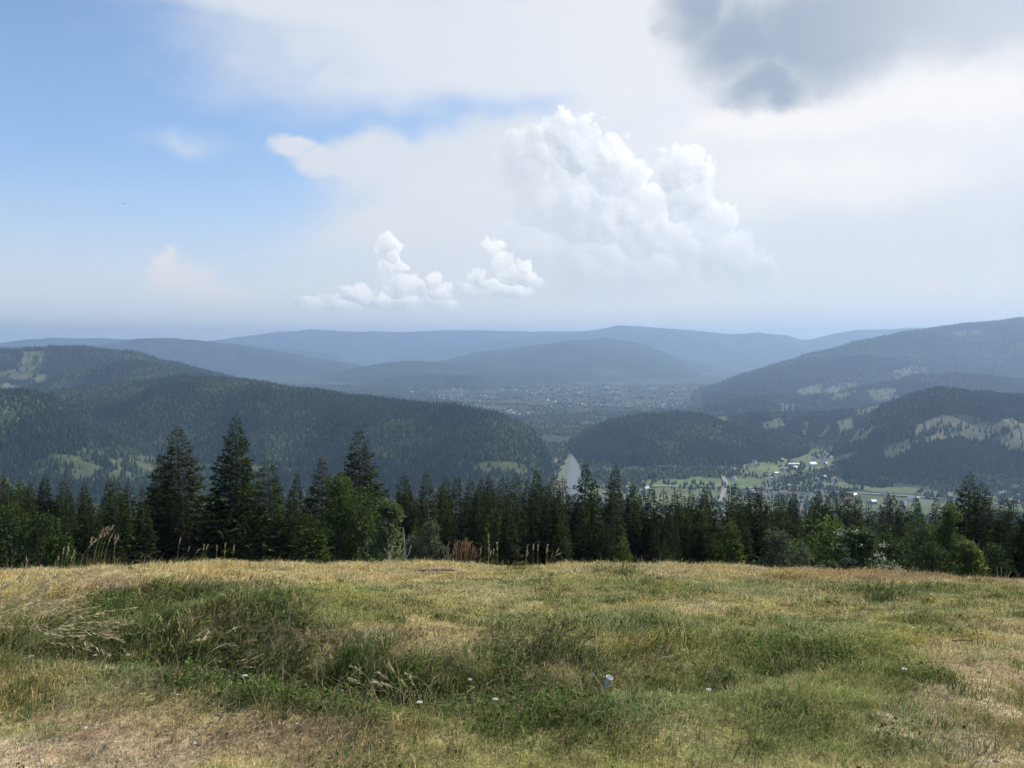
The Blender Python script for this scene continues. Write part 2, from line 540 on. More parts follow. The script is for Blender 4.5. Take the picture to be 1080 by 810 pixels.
# ------------------------------------------------------------------ meadow zones
#            dry  green  lush  soil  gravel
PATCHES = [
    (540, 597, 1200, 16, 0, .75), (960, 607, 300, 17, 0, .95), (120, 606, 260, 24, 0, .85), (350, 605, 200, 18, 0, .6),
    (290, 632, 90, 13, 3, .45), (620, 620, 220, 18, 1, .45), (700, 628, 150, 8, 3, .35), (500, 627, 160, 8, 0, .6),
    (350, 637, 95, 24, 1, .85), (1010, 638, 130, 24, 1, .85), (800, 645, 330, 40, 1, .5), (880, 640, 260, 20, 0, .35), (930, 625, 55, 9, 2, .7), (650, 604, 50, 6, 2, .45), (545, 600, 40, 8, 1, .5),
    (180, 652, 165, 40, 2, .95), (50, 672, 110, 45, 2, .65), (20, 640, 80, 20, 0, .5), (290, 690, 110, 45, 2, .55), (270, 668, 60, 22, 0, .5), (345, 728, 140, 24, 2, .97),
    (560, 682, 60, 26, 2, .6), (480, 744, 200, 26, 2, .55), (600, 722, 170, 34, 2, .42), (705, 690, 90, 24, 2, .4), (640, 660, 150, 14, 2, .3), (540, 715, 60, 16, 0, .5), (690, 715, 70, 16, 0, .45),
    (770, 720, 110, 34, 1, .7), (395, 668, 90, 9, 3, .7), (100, 617, 46, 9, 3, .9), (415, 684, 80, 14, 0, .6), (470, 700, 90, 14, 2, .4),
    (180, 775, 330, 29, 0, .95), (330, 788, 220, 26, 0, .8), (70, 796, 190, 34, 4, .85), (110, 764, 70, 14, 3, .7), (170, 786, 160, 24, 3, .6), (300, 765, 90, 12, 3, .5), (25, 762, 70, 13, 1, .55), (250, 748, 60, 9, 3, .35),
    (490, 792, 140, 36, 1, .6), (400, 795, 60, 20, 1, .5), (640, 790, 240, 30, 1, .65), (750, 768, 150, 20, 0, .6), (660, 756, 130, 12, 2, .4),
    (900, 735, 270, 80, 1, .93), (860, 760, 70, 26, 2, .35), (980, 725, 60, 12, 2, .4), (840, 690, 90, 26, 2, .4), (1060, 765, 100, 75, 4, .6), (1045, 690, 90, 44, 0, .75), (985, 790, 90, 30, 4, .35), (960, 660, 110, 16, 1, .5),
]
def zones(x, y, z):
    px, py = project(x, y, z)
    n1, n2 = fbm(x / 0.9, y / 0.9, 4, 31), fbm(x / 0.9, y / 0.9, 4, 47)
    sc = np.clip(y, 4, 40)
    px = px + n1 * 0.9 * F / sc * 0.9
    py = py + n2 * 0.5 * 140 / sc
    w = np.zeros(x.shape + (5,))
    g = 0.5 + 0.5 * fbm(x / 2.5, y / 2.5, 4, 77)
    w[..., 0] = 0.25 + 0.5 * g; w[..., 1] = 0.75 - 0.5 * g
    for cx, cy_, rx, ry, k, s in PATCHES:
        d = ((px - cx) / rx) ** 2 + ((py - cy_) / ry) ** 2
        a = s * sst(1.25, 0.35, d)
        w *= (1 - a)[..., None]; w[..., k] += a
    # the ditch and the foot of its far bank stay rank and green
    b, v, sd = seg_dist(x, y, DITCH, DITCH_D)
    b = b + 0.35 * n1
    k = np.clip(v / 0.55, 0, 1) * np.where(sd < 0, 0.9 * sst(0.85, 0.25, b), 0.9 * sst(2.3, 0.8, b))
    w *= (1 - k)[..., None]; w[..., 2] += k
    # small tussocks of greener grass, worn and matted spots
    m1 = 0.62 * sst(0.16, 0.42, fbm(x / 0.75, y / 0.6, 3, 131)) * (w[..., 1] + .45 * w[..., 0])
    w *= (1 - m1)[..., None]; w[..., 2] += m1
    m2 = 0.75 * sst(0.20, 0.45, fbm(x / 0.6, y / 0.5, 3, 151)) * w[..., 0]
    w *= (1 - m2)[..., None]; w[..., 3] += m2
    m3 = 0.30 * sst(0.22, 0.45, fbm(x / 1.1, y / 0.8, 3, 171)) * w[..., 2]
    w *= (1 - m3)[..., None]; w[..., 0] += m3
    return w
ZCOL = np.array([(0.44, 0.34, 0.165), (0.20, 0.19, 0.065), (0.045, 0.055, 0.018), (0.32, 0.215, 0.12), (0.50, 0.395, 0.24)])

# ------------------------------------------------------------------ ground sheets (polar grid to beyond the horizon)
def poly_in(px, py, poly):
    p = np.array(poly, float); ins = np.zeros(px.shape, bool)
    j = len(p) - 1
    for i in range(len(p)):
        c = ((p[i, 1] > py) != (p[j, 1] > py)) & (px < (p[j, 0] - p[i, 0]) * (py - p[i, 1]) / (p[j, 1] - p[i, 1] + 1e-9) + p[i, 0])
        ins ^= c; j = i
    return ins

# open fields and pale ground of the valley floor, as seen from the meadow: (outline, colour)
FIELDS = [
    ([(770, 476), (800, 474), (835, 478), (900, 470), (905, 476), (880, 490), (862, 500), (830, 503), (800, 498), (775, 490)], (0.13, 0.15, 0.055)),
    ([(785, 492), (812, 488), (822, 500), (838, 512), (800, 513), (770, 510)], (0.105, 0.125, 0.05)),
    ([(650, 510), (735, 503), (800, 508), (850, 512), (850, 516), (760, 517), (660, 518)], (0.12, 0.16, 0.055)),
    ([(640, 517), (740, 516), (860, 519), (1090, 535), (1090, 545), (800, 560), (640, 545)], (0.10, 0.12, 0.055)),
    ([(840, 505), (1000, 518), (1085, 529), (1085, 533), (990, 524), (840, 511)], (0.13, 0.15, 0.08)),
    ([(555, 492), (580, 482), (590, 484), (582, 496), (560, 503)], (0.14, 0.16, 0.06)),
    ([(495, 486), (540, 488), (565, 494), (565, 506), (520, 505), (497, 499)], (0.12, 0.15, 0.055)),
    ([(540, 505), (640, 508), (640, 530), (540, 530)], (0.09, 0.11, 0.055)),
    ([(740, 440), (790, 442), (775, 450), (752, 450)], (0.16, 0.15, 0.07)),
    ([(420, 402), (545, 404), (735, 404), (728, 430), (560, 438), (480, 425)], (0.05, 0.058, 0.045)),
]
def valley_color(x, y, z):
    px, py = project(x, y, z)
    px = px + 7 * fbm(x / 60, y / 60, 4, 5); py = py + 2.2 * fbm(x / 60, y / 60, 4, 8)
    c = np.tile(np.array((0.045, 0.06, 0.028)), x.shape + (1,))
    open_ = np.zeros(x.shape)
    for poly, col in FIELDS:
        m = poly_in(px, py, poly)
        c[m] = col; open_[m] = 1
    v = 0.5 + 0.5 * fbm(x / 130, y / 130, 4, 15)
    br = sst(0.1, 0.5, fbm(x / 70, y / 45, 4, 19)) * open_
    c = c * (1 - .6 * br)[..., None] + np.array((0.15, 0.13, 0.075)) * (.6 * br)[..., None]
    return c * (0.55 + 0.9 * v)[..., None], open_

def build_ground():
    az = np.concatenate([np.linspace(-180, -48, 34)[:-1], np.linspace(-48, 48, 801), np.linspace(48, 180, 34)[1:]])
    rr = np.concatenate([[0.4, 0.9, 1.5, 2.0], np.exp(np.arange(np.log(2.5), np.log(45), 0.0068))])
    r2 = np.concatenate([[rr[-1]], np.exp(np.arange(np.log(rr[-1]) + 0.03, np.log(900), 0.035)), np.exp(np.arange(np.log(900), np.log(17000), 0.009))])
    for name, rs in (('meadow', rr), ('valley_floor', r2)):
        A, Rr = np.meshgrid(np.radians(az), rs)
        x, y = Rr * np.sin(A), Rr * np.cos(A)
        z = gz(x, y)
        n, m = x.shape
        idx = np.arange(n * m).reshape(n, m)
        q = np.stack([idx[:-1, :-1], idx[:-1, 1:], idx[1:, 1:], idx[1:, :-1]], -1).reshape(-1, 4)[:, ::-1]
        V = np.stack([x, y, z], -1).reshape(-1, 3)
        if name == 'meadow':
            w = zones(x, y, z)
            c = (w @ ZCOL) * (0.85 + 0.3 * fbm(x / 0.3, y / 0.3, 3, 63))[..., None]
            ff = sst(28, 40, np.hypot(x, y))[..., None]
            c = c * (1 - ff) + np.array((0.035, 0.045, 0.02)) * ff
            V = np.concatenate([V, [[0, 0, float(gz(np.array([0.]), np.array([0.]))[0])]]])
            c = np.concatenate([c.reshape(-1, 3), [ZCOL[0]]])
            k = len(V) - 1
            tri = np.stack([idx[0, :-1], idx[0, 1:], np.full(m - 1, k)], -1)[:, ::-1]
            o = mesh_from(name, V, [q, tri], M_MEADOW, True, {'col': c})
            tag(o, 'grassy meadow sloping down to a line of spruces', 'meadow', kind='structure')
        else:
            c, _ = valley_color(x, y, z)
            o = mesh_from(name, V, q, M_VALLEY, True, {'col': c.reshape(-1, 3)})
            tag(o, 'wide valley floor of fields and woods below the hills', 'valley', kind='structure')
build_ground()

# ------------------------------------------------------------------ hills
FOREST_D = np.array((0.028, 0.042, 0.020))
def hill(name, label, ridge, depth, front, back, nu=300, nf=70, nb=14, seed=1, mat=M_HILL, clear=(), rough=0.10, ccol=(0.115, 0.125, 0.052), base=VALLEY - 12, power=1.0, dslope=None, canopy=0.0):
    """a ridge seen along `ridge` (pixels) at `depth` metres, falling `front` metres towards the meadow and `back` beyond"""
    pts = np.array(ridge, float)
    us, zs = [], []
    for px, py in pts:
        d = ray(px, py); dep = depth if dslope is None else np.interp(px, *zip(*dslope))
        us.append(d[0] / d[1]); zs.append(EYE + d[2] / d[1] * dep - canopy)
    u = np.linspace(us[0], us[-1], nu)
    # smooth interpolation through the ridge points
    zr = np.interp(u, us, zs)
    ker = np.hanning(max(5, nu // 70) | 1); ker /= ker.sum(); h = len(ker) // 2
    zr = np.convolve(np.pad(zr, h, mode='edge'), ker, 'valid')
    dep = np.full(nu, float(depth)) if dslope is None else np.interp(u, [ray(p, 380)[0] / ray(p, 380)[1] for p, _ in dslope], [q for _, q in dslope])
    t = np.concatenate([np.linspace(-1, 0, nf) , np.linspace(0, 1, nb)[1:]])
    T, U = np.meshgrid(t, u, indexing='ij')
    Dp = np.tile(dep, (len(t), 1))
    Y = Dp + np.where(T < 0, T * front, T * back)
    Xx = U * Y
    prof = np.where(T < 0, 0.5 * (1 + np.cos(np.pi * np.abs(T) ** power)), 0.5 * (1 + np.cos(np.pi * T)))
    H = np.tile(zr, (len(t), 1)) - base
    s = max(front, 300.0)
    nz = fbm(Xx / (s * 0.42), Y / (s * 0.42), 5, seed, 0.52)
    rid = 1 - np.abs(fbm(Xx / (s * 0.30), Y / (s * 0.55), 4, seed + 40))
    away = sst(0.0, 0.35, np.abs(T)) * sst(1.0, 0.8, np.abs(T))
    Z = base + H * prof + away * np.maximum(H, 0) * rough * (nz * 1.5 + (rid - 0.75) * 1.6)
    edge_n = 0.8 * fbm(U * 70, Y * 0 + seed, 4, seed + 7) + 1.5 * fbm(U * 24, Y * 0 + seed, 3, seed + 13)
    Z = Z + sst(0.25, 0.0, np.abs(T)) * np.minimum(H * 0.03, depth * 0.0012) * edge_n
    px, py = project(Xx, Y, Z)
    wx = 5 * fbm(Xx / (depth * .014), Y / (depth * .014), 4, seed + 3); wy = 2.6 * fbm(Xx / (depth * .014), Y / (depth * .014), 4, seed + 5)
    cl = np.zeros(Z.shape)
    for poly in clear:
        cl = np.maximum(cl, poly_in(px + wx, py + wy, poly).astype(float))
    var = 0.5 + 0.5 * fbm(Xx / (s * .2), Y / (s * .2), 5, seed + 9)
    c = FOREST_D * (0.7 + 0.6 * var)[..., None]
    cc = np.array(ccol) * (0.75 + 0.5 * var)[..., None]
    c = c * (1 - cl)[..., None] + cc * cl[..., None]
    n, m = Z.shape
    idx = np.arange(n * m).reshape(n, m)
    q = np.stack([idx[:-1, :-1], idx[:-1, 1:], idx[1:, 1:], idx[1:, :-1]], -1).reshape(-1, 4)
    o = mesh_from(name, np.stack([Xx, Y, Z], -1).reshape(-1, 3), q, mat, True, {'col': c.reshape(-1, 3)})
    tag(o, label, 'hill', kind='structure')
    return dict(X=Xx, Y=Y, Z=Z, T=T, clear=cl, depth=depth, base=base)

CL_A = [[(38, 486), (70, 478), (110, 484), (165, 482), (168, 500), (140, 512), (60, 505), (35, 497)], [(72, 473), (88, 471), (112, 476), (108, 480), (80, 478)],
        [(140, 480), (172, 482), (200, 484), (200, 492), (150, 490)], [(262, 490), (282, 488), (330, 492), (330, 500), (262, 500)], [(497, 488), (520, 484), (560, 490), (560, 500), (500, 500)],
        [(54, 421), (70, 426), (90, 432), (70, 431)]]
CL_B = [[(52, 414), (70, 418), (90, 428), (76, 430), (60, 423)], [(24, 371), (48, 369), (50, 383), (38, 388), (50, 398), (45, 404), (20, 402), (0, 400), (-12, 396), (0, 393), (15, 390), (22, 380)], [(-20, 402), (25, 406), (50, 408), (54, 416), (0, 412), (-20, 410)]]
CL_E = [[(1042, 446), (1085, 438), (1095, 476), (1060, 480)], [(930, 470), (958, 462), (962, 478), (935, 484)], [(968, 448), (985, 441), (1010, 437), (1040, 442), (1062, 452), (1075, 466), (1070, 476), (1050, 466), (1030, 472), (1010, 463), (985, 470), (962, 470)],
        [(900, 452), (918, 446), (925, 452), (912, 466), (898, 470)], [(875, 484), (905, 474), (905, 480), (880, 492)]]
CL_F = [[(940, 392), (975, 385), (980, 395), (946, 402)], [(838, 412), (866, 404), (872, 413), (846, 422)], [(1000, 352), (1030, 347), (1040, 352), (1010, 358)], [(868, 414), (885, 404), (905, 402), (902, 413), (880, 420)], [(912, 408), (935, 402), (945, 406), (942, 420), (925, 418)], [(808, 432), (825, 424), (838, 426), (838, 437), (812, 438)]]
CL_D2 = [[(800, 446), (826, 440), (830, 450), (806, 456)], [(880, 446), (898, 440), (902, 452), (886, 460)], [(846, 446), (852, 445), (854, 462), (848, 462)], [(862, 462), (872, 448), (876, 450), (866, 465)], [(900, 432), (925, 424), (932, 432), (905, 440)], [(815, 432), (840, 430), (838, 437), (815, 438)],
         [(752, 441), (768, 436), (772, 444), (762, 452), (752, 448)]]
CL_H = [[(622, 388), (650, 384), (655, 395), (628, 400)]]

H_A = hill('hill', 'dark forested hill across the valley left of the river', [(-330, 452), (-80, 440), (0, 430), (30, 421), (60, 411), (100, 405), (150, 400), (190, 397), (230, 399), (270, 402), (340, 411), (400, 419), (440, 423), (480, 426), (530, 436), (556, 449), (575, 468), (590, 500), (600, 520)],
           1930, 800, 560, 520, 130, seed=11, clear=CL_A, rough=0.20, canopy=11, ccol=(0.085, 0.10, 0.045), dslope=[(-330, 2250), (100, 2250), (600, 1810)])
H_A2 = hill('hill', 'dark forested slope at the left edge below the ski slope', [(-330, 380), (-200, 392), (-80, 403), (0, 410), (30, 414), (55, 419), (75, 427), (95, 438), (130, 456), (170, 480), (210, 505)], 1700, 560, 300, 260, 90, seed=17, rough=0.14, canopy=10, ccol=(0.085, 0.10, 0.045), clear=CL_A)
H_B2 = hill('hill', 'bluish wooded hill whose rounded top rises behind the left hill', [(-40, 418), (20, 408), (50, 400), (72, 392), (100, 385), (125, 380), (145, 379), (180, 386), (220, 396), (270, 403), (330, 412), (380, 424)], 2900, 640, 500, 300, 80, seed=19, rough=0.14, canopy=11)
H_D = hill('hill', 'low dark wooded hill in the valley right of the river', [(560, 492), (590, 470), (615, 454), (640, 444), (680, 436), (715, 433), (740, 437), (760, 444), (800, 452), (850, 462), (900, 480)],
           2240, 540, 400, 300, 90, seed=23, rough=0.13, canopy=10, clear=[[(746, 452), (762, 447), (766, 462), (752, 468)], [(775, 462), (800, 460), (802, 470), (778, 472)]])
H_D2 = hill('hill', 'dark wooded ridge behind the green fields and white houses', [(690, 452), (730, 445), (760, 437), (800, 434), (830, 436), (870, 434), (900, 430), (930, 424), (980, 420), (1060, 424)],
            2550, 420, 450, 300, 70, seed=31, clear=CL_D2, rough=0.15, canopy=10)
H_E = hill('hill', 'wooded hill at right with a pale bare clearing', [(830, 512), (850, 497), (880, 470), (905, 448), (930, 428), (960, 416), (990, 409), (1020, 412), (1080, 415), (1150, 412), (1300, 400), (1450, 392)],
           2080, 650, 500, 380, 110, seed=43, clear=CL_E, rough=0.16, canopy=10, ccol=(0.145, 0.138, 0.08))
H_B = hill('hill', 'hazy wooded hill with a grassy ski slope at far left', [(-330, 360), (-100, 366), (0, 369), (50, 365), (90, 365), (130, 369), (180, 381), (250, 398), (330, 412), (400, 424)],
           3500, 800, 700, 360, 80, seed=52, clear=CL_B, rough=0.14, canopy=11, ccol=(0.17, 0.18, 0.085))
H_F = hill('hill', 'long blue wooded mountain ridge rising to the right', [(670, 430), (690, 426), (725, 417), (760, 403), (800, 389), (850, 374), (900, 361), (950, 351), (1000, 344), (1040, 341), (1080, 336), (1150, 331), (1300, 330), (1450, 340)],
           6300, 2500, 1400, 520, 130, seed=61, clear=CL_F, rough=0.24, canopy=16, dslope=[(690, 4300), (800, 5200), (1000, 6300), (1450, 6300)], ccol=(0.13, 0.14, 0.065))
hill('hill', 'blue ridge falling right behind the ski slope hill', [(-330, 352), (-100, 362), (60, 366), (100, 364), (128, 360), (145, 357), (166, 356), (200, 358), (250, 363), (290, 370), (340, 379), (400, 388), (450, 397), (500, 406)], 8200, 1100, 900, 340, 70, seed=72, mat=M_FAR, rough=0.20)
hill('hill', 'low blue hill rising behind the left side of the town', [(300, 404), (340, 396), (387, 386), (430, 380), (470, 382), (510, 390), (545, 401), (570, 410)], 6900, 1300, 600, 260, 60, seed=85, mat=M_FAR, rough=0.24)
hill('hill', 'rounded blue hill standing directly behind the town', [(400, 398), (450, 384), (500, 372), (560, 364), (600, 359), (640, 357), (665, 360), (700, 371), (740, 390), (770, 402), (800, 408)], 9000, 3600, 900, 360, 100, seed=91, mat=M_FAR, clear=CL_H, rough=0.26, ccol=(0.065, 0.075, 0.035))
hill('hill', 'flat topped pale blue ridge on the left horizon', [(-330, 356), (-100, 362), (0, 362), (30, 358), (60, 356), (100, 356), (130, 358), (170, 359), (240, 362), (300, 368), (360, 374)], 11000, 1500, 900, 240, 40, seed=103, mat=M_FAR)
hill('hill', 'broad blue mountain ridge across the middle of the horizon', [(380, 386), (420, 377), (480, 367), (540, 357), (600, 352), (630, 347), (655, 344), (700, 346), (735, 350), (770, 352), (800, 352), (830, 354), (860, 361), (890, 369), (950, 378), (1050, 385)], 12300, 2200, 1000, 360, 70, seed=117, mat=M_FAR, rough=0.26)
hill('hill', 'palest long mountain ridge on the centre left horizon', [(60, 369), (180, 363), (230, 358), (280, 352), (315, 348), (332, 347), (360, 349), (420, 351), (450, 350), (470, 349), (540, 349), (600, 350), (700, 354), (800, 362)], 14000, 1700, 1500, 320, 60, seed=129, mat=M_FAR, rough=0.16)
hill('hill', 'faint pale mountain on the right horizon', [(780, 368), (850, 358), (880, 352), (905, 349), (930, 348), (960, 346), (1000, 346), (1080, 344), (1200, 345), (1450, 350)], 12000, 2400, 1500, 220, 40, seed=133, mat=M_FAR)

hill('hill', 'low blue spur reaching into the town from the left', [(330, 416), (370, 408), (410, 399), (450, 394), (500, 396), (540, 404), (575, 414)], 5600, 700, 500, 240, 60, seed=141, mat=M_FAR, rough=0.24)
hill('hill', 'dark blue middle ridge in front of the broad mountain', [(440, 384), (490, 376), (530, 368), (570, 366), (620, 368), (680, 372), (740, 382), (790, 392), (830, 398)], 9600, 1500, 600, 300, 60, seed=147, mat=M_FAR, rough=0.24)
H_G = hill('hill', 'wooded foothill between the long mountain and the right hill', [(800, 440), (840, 424), (880, 414), (920, 408), (960, 398), (1010, 396), (1080, 402), (1200, 396), (1400, 400)], 3700, 700, 500, 300, 70, seed=151, clear=[[(868, 418), (885, 410), (905, 408), (900, 418), (875, 424)], [(914, 412), (945, 408), (948, 422), (920, 424)], [(812, 436), (830, 428), (840, 430), (836, 440)]], rough=0.16, ccol=(0.12, 0.13, 0.06))
# ------------------------------------------------------------------ forests on the nearer hills
def low_trees(P, hgt, rad, col, rng, round_=None):
    """thousands of small crowns merged: each a jagged two-tier cone, or a rounded broadleaf crown"""
    n = len(P); k = 6
    ang = np.linspace(0, 2 * np.pi, k, endpoint=False)[None] + rng.uniform(0, 6.28, (n, 1))
    jit = rng.uniform(0.72, 1.25, (n, 3, k))
    rd = np.zeros(n, bool) if round_ is None else round_
    r0 = rad[:, None] * np.where(rd[:, None], 0.75, 1.0) * jit[:, 0]
    r1 = rad[:, None] * np.where(rd[:, None], 1.05, 0.62) * jit[:, 1]
    r2 = rad[:, None] * np.where(rd[:, None], 0.62, 0.30) * jit[:, 2]
    h0 = np.where(rd, 0.12, 0.06); h1 = np.where(rd, 0.5, 0.40); h2 = np.where(rd, 0.85, 0.72)
    def ring(r, h):
        z = P[:, 2:3] + (hgt * h)[:, None] + 0 * ang + rng.uniform(-.05, .05, (n, k)) * hgt[:, None]
        return np.stack([P[:, 0:1] + r * np.cos(ang), P[:, 1:2] + r * np.sin(ang), z], -1)
    top = P + np.stack([rng.uniform(-.1, .1, n) * rad, rng.uniform(-.1, .1, n) * rad, hgt * np.where(rd, 0.95, 1.0)], -1)
    V = np.concatenate([ring(r0, h0), ring(r1, h1), ring(r2, h2), top[:, None]], 1)   # n, 3k+1
    i = np.arange(k); j = (i + 1) % k
    f = np.concatenate([np.stack([i, j, k + j], -1), np.stack([i, k + j, k + i], -1), np.stack([k + i, k + j, 2 * k + j], -1), np.stack([k + i, 2 * k + j, 2 * k + i], -1), np.stack([2 * k + i, 2 * k + j, np.full(k, 3 * k)], -1)])
    Fc = (np.arange(n)[:, None, None] * (3 * k + 1) + f[None]).reshape(-1, 3)
    C = np.repeat(col[:, None], 3 * k + 1, 1) * rng.uniform(0.8, 1.2, (n, 3 * k + 1, 1))
    return V.reshape(-1, 3), Fc, C.reshape(-1, 3)

def tree_colors(n, rng, decid):
    c = np.array((0.024, 0.038, 0.020)) * rng.uniform(0.65, 1.5, (n, 1))
    d = np.array((0.070, 0.090, 0.028)) * rng.uniform(0.6, 1.3, (n, 1))
    return np.where(decid[:, None], d, c)

def forest(hd, count, label, seed, hmin=10, hmax=18, tmin=-0.98, tmax=0.12, decid=0.15, sc=1.0, thin=0.12):
    rng = np.random.default_rng(seed)
    Xg, Yg, Zg, Tg, Cg = hd['X'], hd['Y'], hd['Z'], hd['T'], hd['clear']
    n, m = Xg.shape
    fi = rng.uniform(0, n - 1.001, count * 2); fj = rng.uniform(0, m - 1.001, count * 2)
    i, j = fi.astype(int), fj.astype(int); a, b = fi - i, fj - j
    def s(G): return (G[i, j] * (1 - a) + G[i + 1, j] * a) * (1 - b) + (G[i, j + 1] * (1 - a) + G[i + 1, j + 1] * a) * b
    x, y, z, t, c = s(Xg), s(Yg), s(Zg), s(Tg), s(Cg)
    edge = 0.5 + 0.5 * fbm(x / 40, y / 40, 3, seed)
    ok = (t > tmin) & (t < tmax) & (z > VALLEY - 1) & ((c < 0.35) | (rng.uniform(size=len(x)) < np.where(fbm(x / 32, y / 32, 4, seed + 8) > thin, 0.55, 0.03)))
    P = np.stack([x, y, z], -1)[ok][:count]
    k = len(P)
    patch = fbm(P[:, 0] / 120, P[:, 1] / 120, 4, seed + 1)
    dec = rng.uniform(size=k) < np.clip(decid + patch * 0.9, 0.02, 0.85)
    h = rng.uniform(hmin, hmax, k) * sc * np.where(dec, 0.8, 1.0) * (1 + 0.4 * fbm(P[:, 0] / 110, P[:, 1] / 150, 3, seed + 6))
    r = h * rng.uniform(0.15, 0.23, k) * np.where(dec, 1.35, 1.0)
    P[:, 2] -= 1.0
    V, Fc, C = low_trees(P, h, r, tree_colors(k, rng, dec) * (1 + 0.25 * patch + 0.5 * fbm(P[:, 0] / 260, P[:, 1] / 380, 3, seed + 2) + 0.22 * np.sign(fbm(P[:, 0] / 150, P[:, 1] / 210, 3, seed + 5)))[:, None], rng, dec)
    o = mesh_from('forest', V, Fc, M_FOREST, False, {'col': C})
    tag(o, label, 'forest', kind='stuff')

forest(H_A, 62000, 'mixed forest covering the dark hill left of the river', 201, thin=.04)
forest(H_A2, 16000, 'dark forest on the slope at the left edge', 207, thin=.04)
forest(H_B2, 16000, 'bluish forest on the rounded hill behind the left hill', 209, sc=1.1)
forest(H_G, 16000, 'hazy forest on the foothill below the long mountain', 208, sc=1.2, thin=.2)
forest(H_D, 17000, 'spruce forest covering the low hill right of the river', 202, decid=0.06)
forest(H_D2, 15000, 'forest on the ridge behind the green valley fields', 203, decid=0.12, thin=.34)
forest(H_E, 34000, 'forest around the pale clearing on the right hill', 204, decid=0.08, thin=.34)
forest(H_B, 26000, 'hazy forest on the ski slope hill', 205, sc=1.3, thin=.34)
forest(H_F, 60000, 'hazy forest covering the long right hand mountain', 206, sc=1.7, thin=.3)

def valley_woods():
    rng = np.random.default_rng(301)
    n = 88000
    px = rng.uniform(280, 1120, n); dist = rng.uniform(1200, 5600, n) ** 1.0
    u = (px - 540) / F
    y = dist; x = u * y
    z = gz(x, y)
    _, op = valley_color(x, y, z)
    cl = fbm(x / 70, y / 70, 4, 55)
    keep = np.where(op > 0.5, (cl > 0.02) & (rng.uniform(size=n) < 0.5), cl > -0.25)
    # keep the river bed free
    qx, qy = project(x, y, z)
    keep &= ~poly_in(qx, qy, [(584, 515), (597, 486), (600, 472), (605, 473), (612, 490), (617, 515)])
    P = np.stack([x, y, z - 0.5], -1)[keep]
    k = len(P)
    dec = rng.uniform(size=k) < 0.6
    h = rng.uniform(5, 12, k); r = h * rng.uniform(0.22, 0.34, k)
    V, Fc, C = low_trees(P, h, r, tree_colors(k, rng, dec), rng, dec)
    tag(mesh_from('trees', V, Fc, M_FOREST, False, {'col': C}), 'scattered small trees and hedgerows across the valley floor', 'woodland', kind='stuff')
valley_woods()

# ------------------------------------------------------------------ river, roads
def strip(name, label, pts, width, mat, lift, cat):
    P = np.array([plane_hit(px, py, VALLEY)[:2] for px, py in pts])
    tt = np.linspace(0, len(P) - 1, len(P) * 8)
    c = np.stack([np.interp(tt, range(len(P)), P[:, k]) for k in range(2)], -1)
    wd = np.interp(tt, range(len(P)), width)
    t = np.gradient(c, axis=0); t /= np.linalg.norm(t, axis=1)[:, None] + 1e-9
    nrm = np.stack([-t[:, 1], t[:, 0]], -1)
    jitter = 1 + (0.35 if 'river' in name else 0.12) * fbm(tt * 1.3, tt * 0, 3, 4)
    L, Rr = c + nrm * (wd * jitter)[:, None] / 2, c - nrm * (wd * jitter)[:, None] / 2
    zz = max(gz(c[:, 0], c[:, 1]).max(), VALLEY) + lift
    V = np.concatenate([np.column_stack([L, np.full(len(L), zz)]), np.column_stack([Rr, np.full(len(L), zz)])])
    n = len(c); i = np.arange(n - 1)
    q = np.stack([i, n + i, n + i + 1, i + 1], -1)
    o = mesh_from(name, V, q, mat)
    tag(o, label, cat, kind='structure')

def m_water(N, b):
    p = objpos(N)
    bump(N, b, N.noise(p, 0.25, 4, 0.6), 0.3, 0.4)
    return N.mixc(N.noise(p, 0.02, 4), (0.09, 0.10, 0.10, 1), (0.14, 0.145, 0.14, 1))
M_WATER = material('river_water', m_water, 0.45, spec=0.25)
M_SHINGLE = material('river_shingle', lambda N, b: vary(N, N.mixc(N.noise(objpos(N), 0.05, 5), (0.10, 0.11, 0.06, 1), (0.19, 0.185, 0.135, 1)), objpos(N), 0.3, 0.7, 1.2), 0.95, spec=0.1)
M_ROAD = material('dirt_road', lambda N, b: vary(N, N.mixc(N.noise(objpos(N), 0.05, 5), (0.20, 0.185, 0.15, 1), (0.29, 0.275, 0.23, 1)), objpos(N), 0.3, 0.8, 1.2), 0.95, spec=0.1)
strip('riverbank', 'pale shingle bank beside the river', [(594, 516), (597, 500), (600, 489), (602, 479), (601, 470)], [84, 66, 44, 14, 3], M_SHINGLE, 0.6, 'riverbank')
strip('river', 'grey river bending between the two dark hills', [(606, 530), (606, 512), (606, 500), (605, 489), (603, 479), (601, 471)], [42, 34, 30, 20, 7, 2], M_WATER, 1.3, 'river')
strip('road', 'pale dirt road winding through the green valley fields', [(760, 530), (764, 516), (766, 509), (762, 503), (767, 497), (775, 492)], [9, 9, 9, 9, 8, 7], M_ROAD, 1.2, 'road')
strip('road', 'pale road beside the river left bank', [(572, 500), (580, 492), (588, 486), (592, 482)], [10, 10, 10, 8], M_ROAD, 1.9, 'road')
strip('road', 'long straight valley road behind the belt of spruces', [(640, 514), (700, 513), (760, 514), (840, 517), (960, 524), (1090, 535)], [9] * 6, M_ROAD, 1.6, 'road')

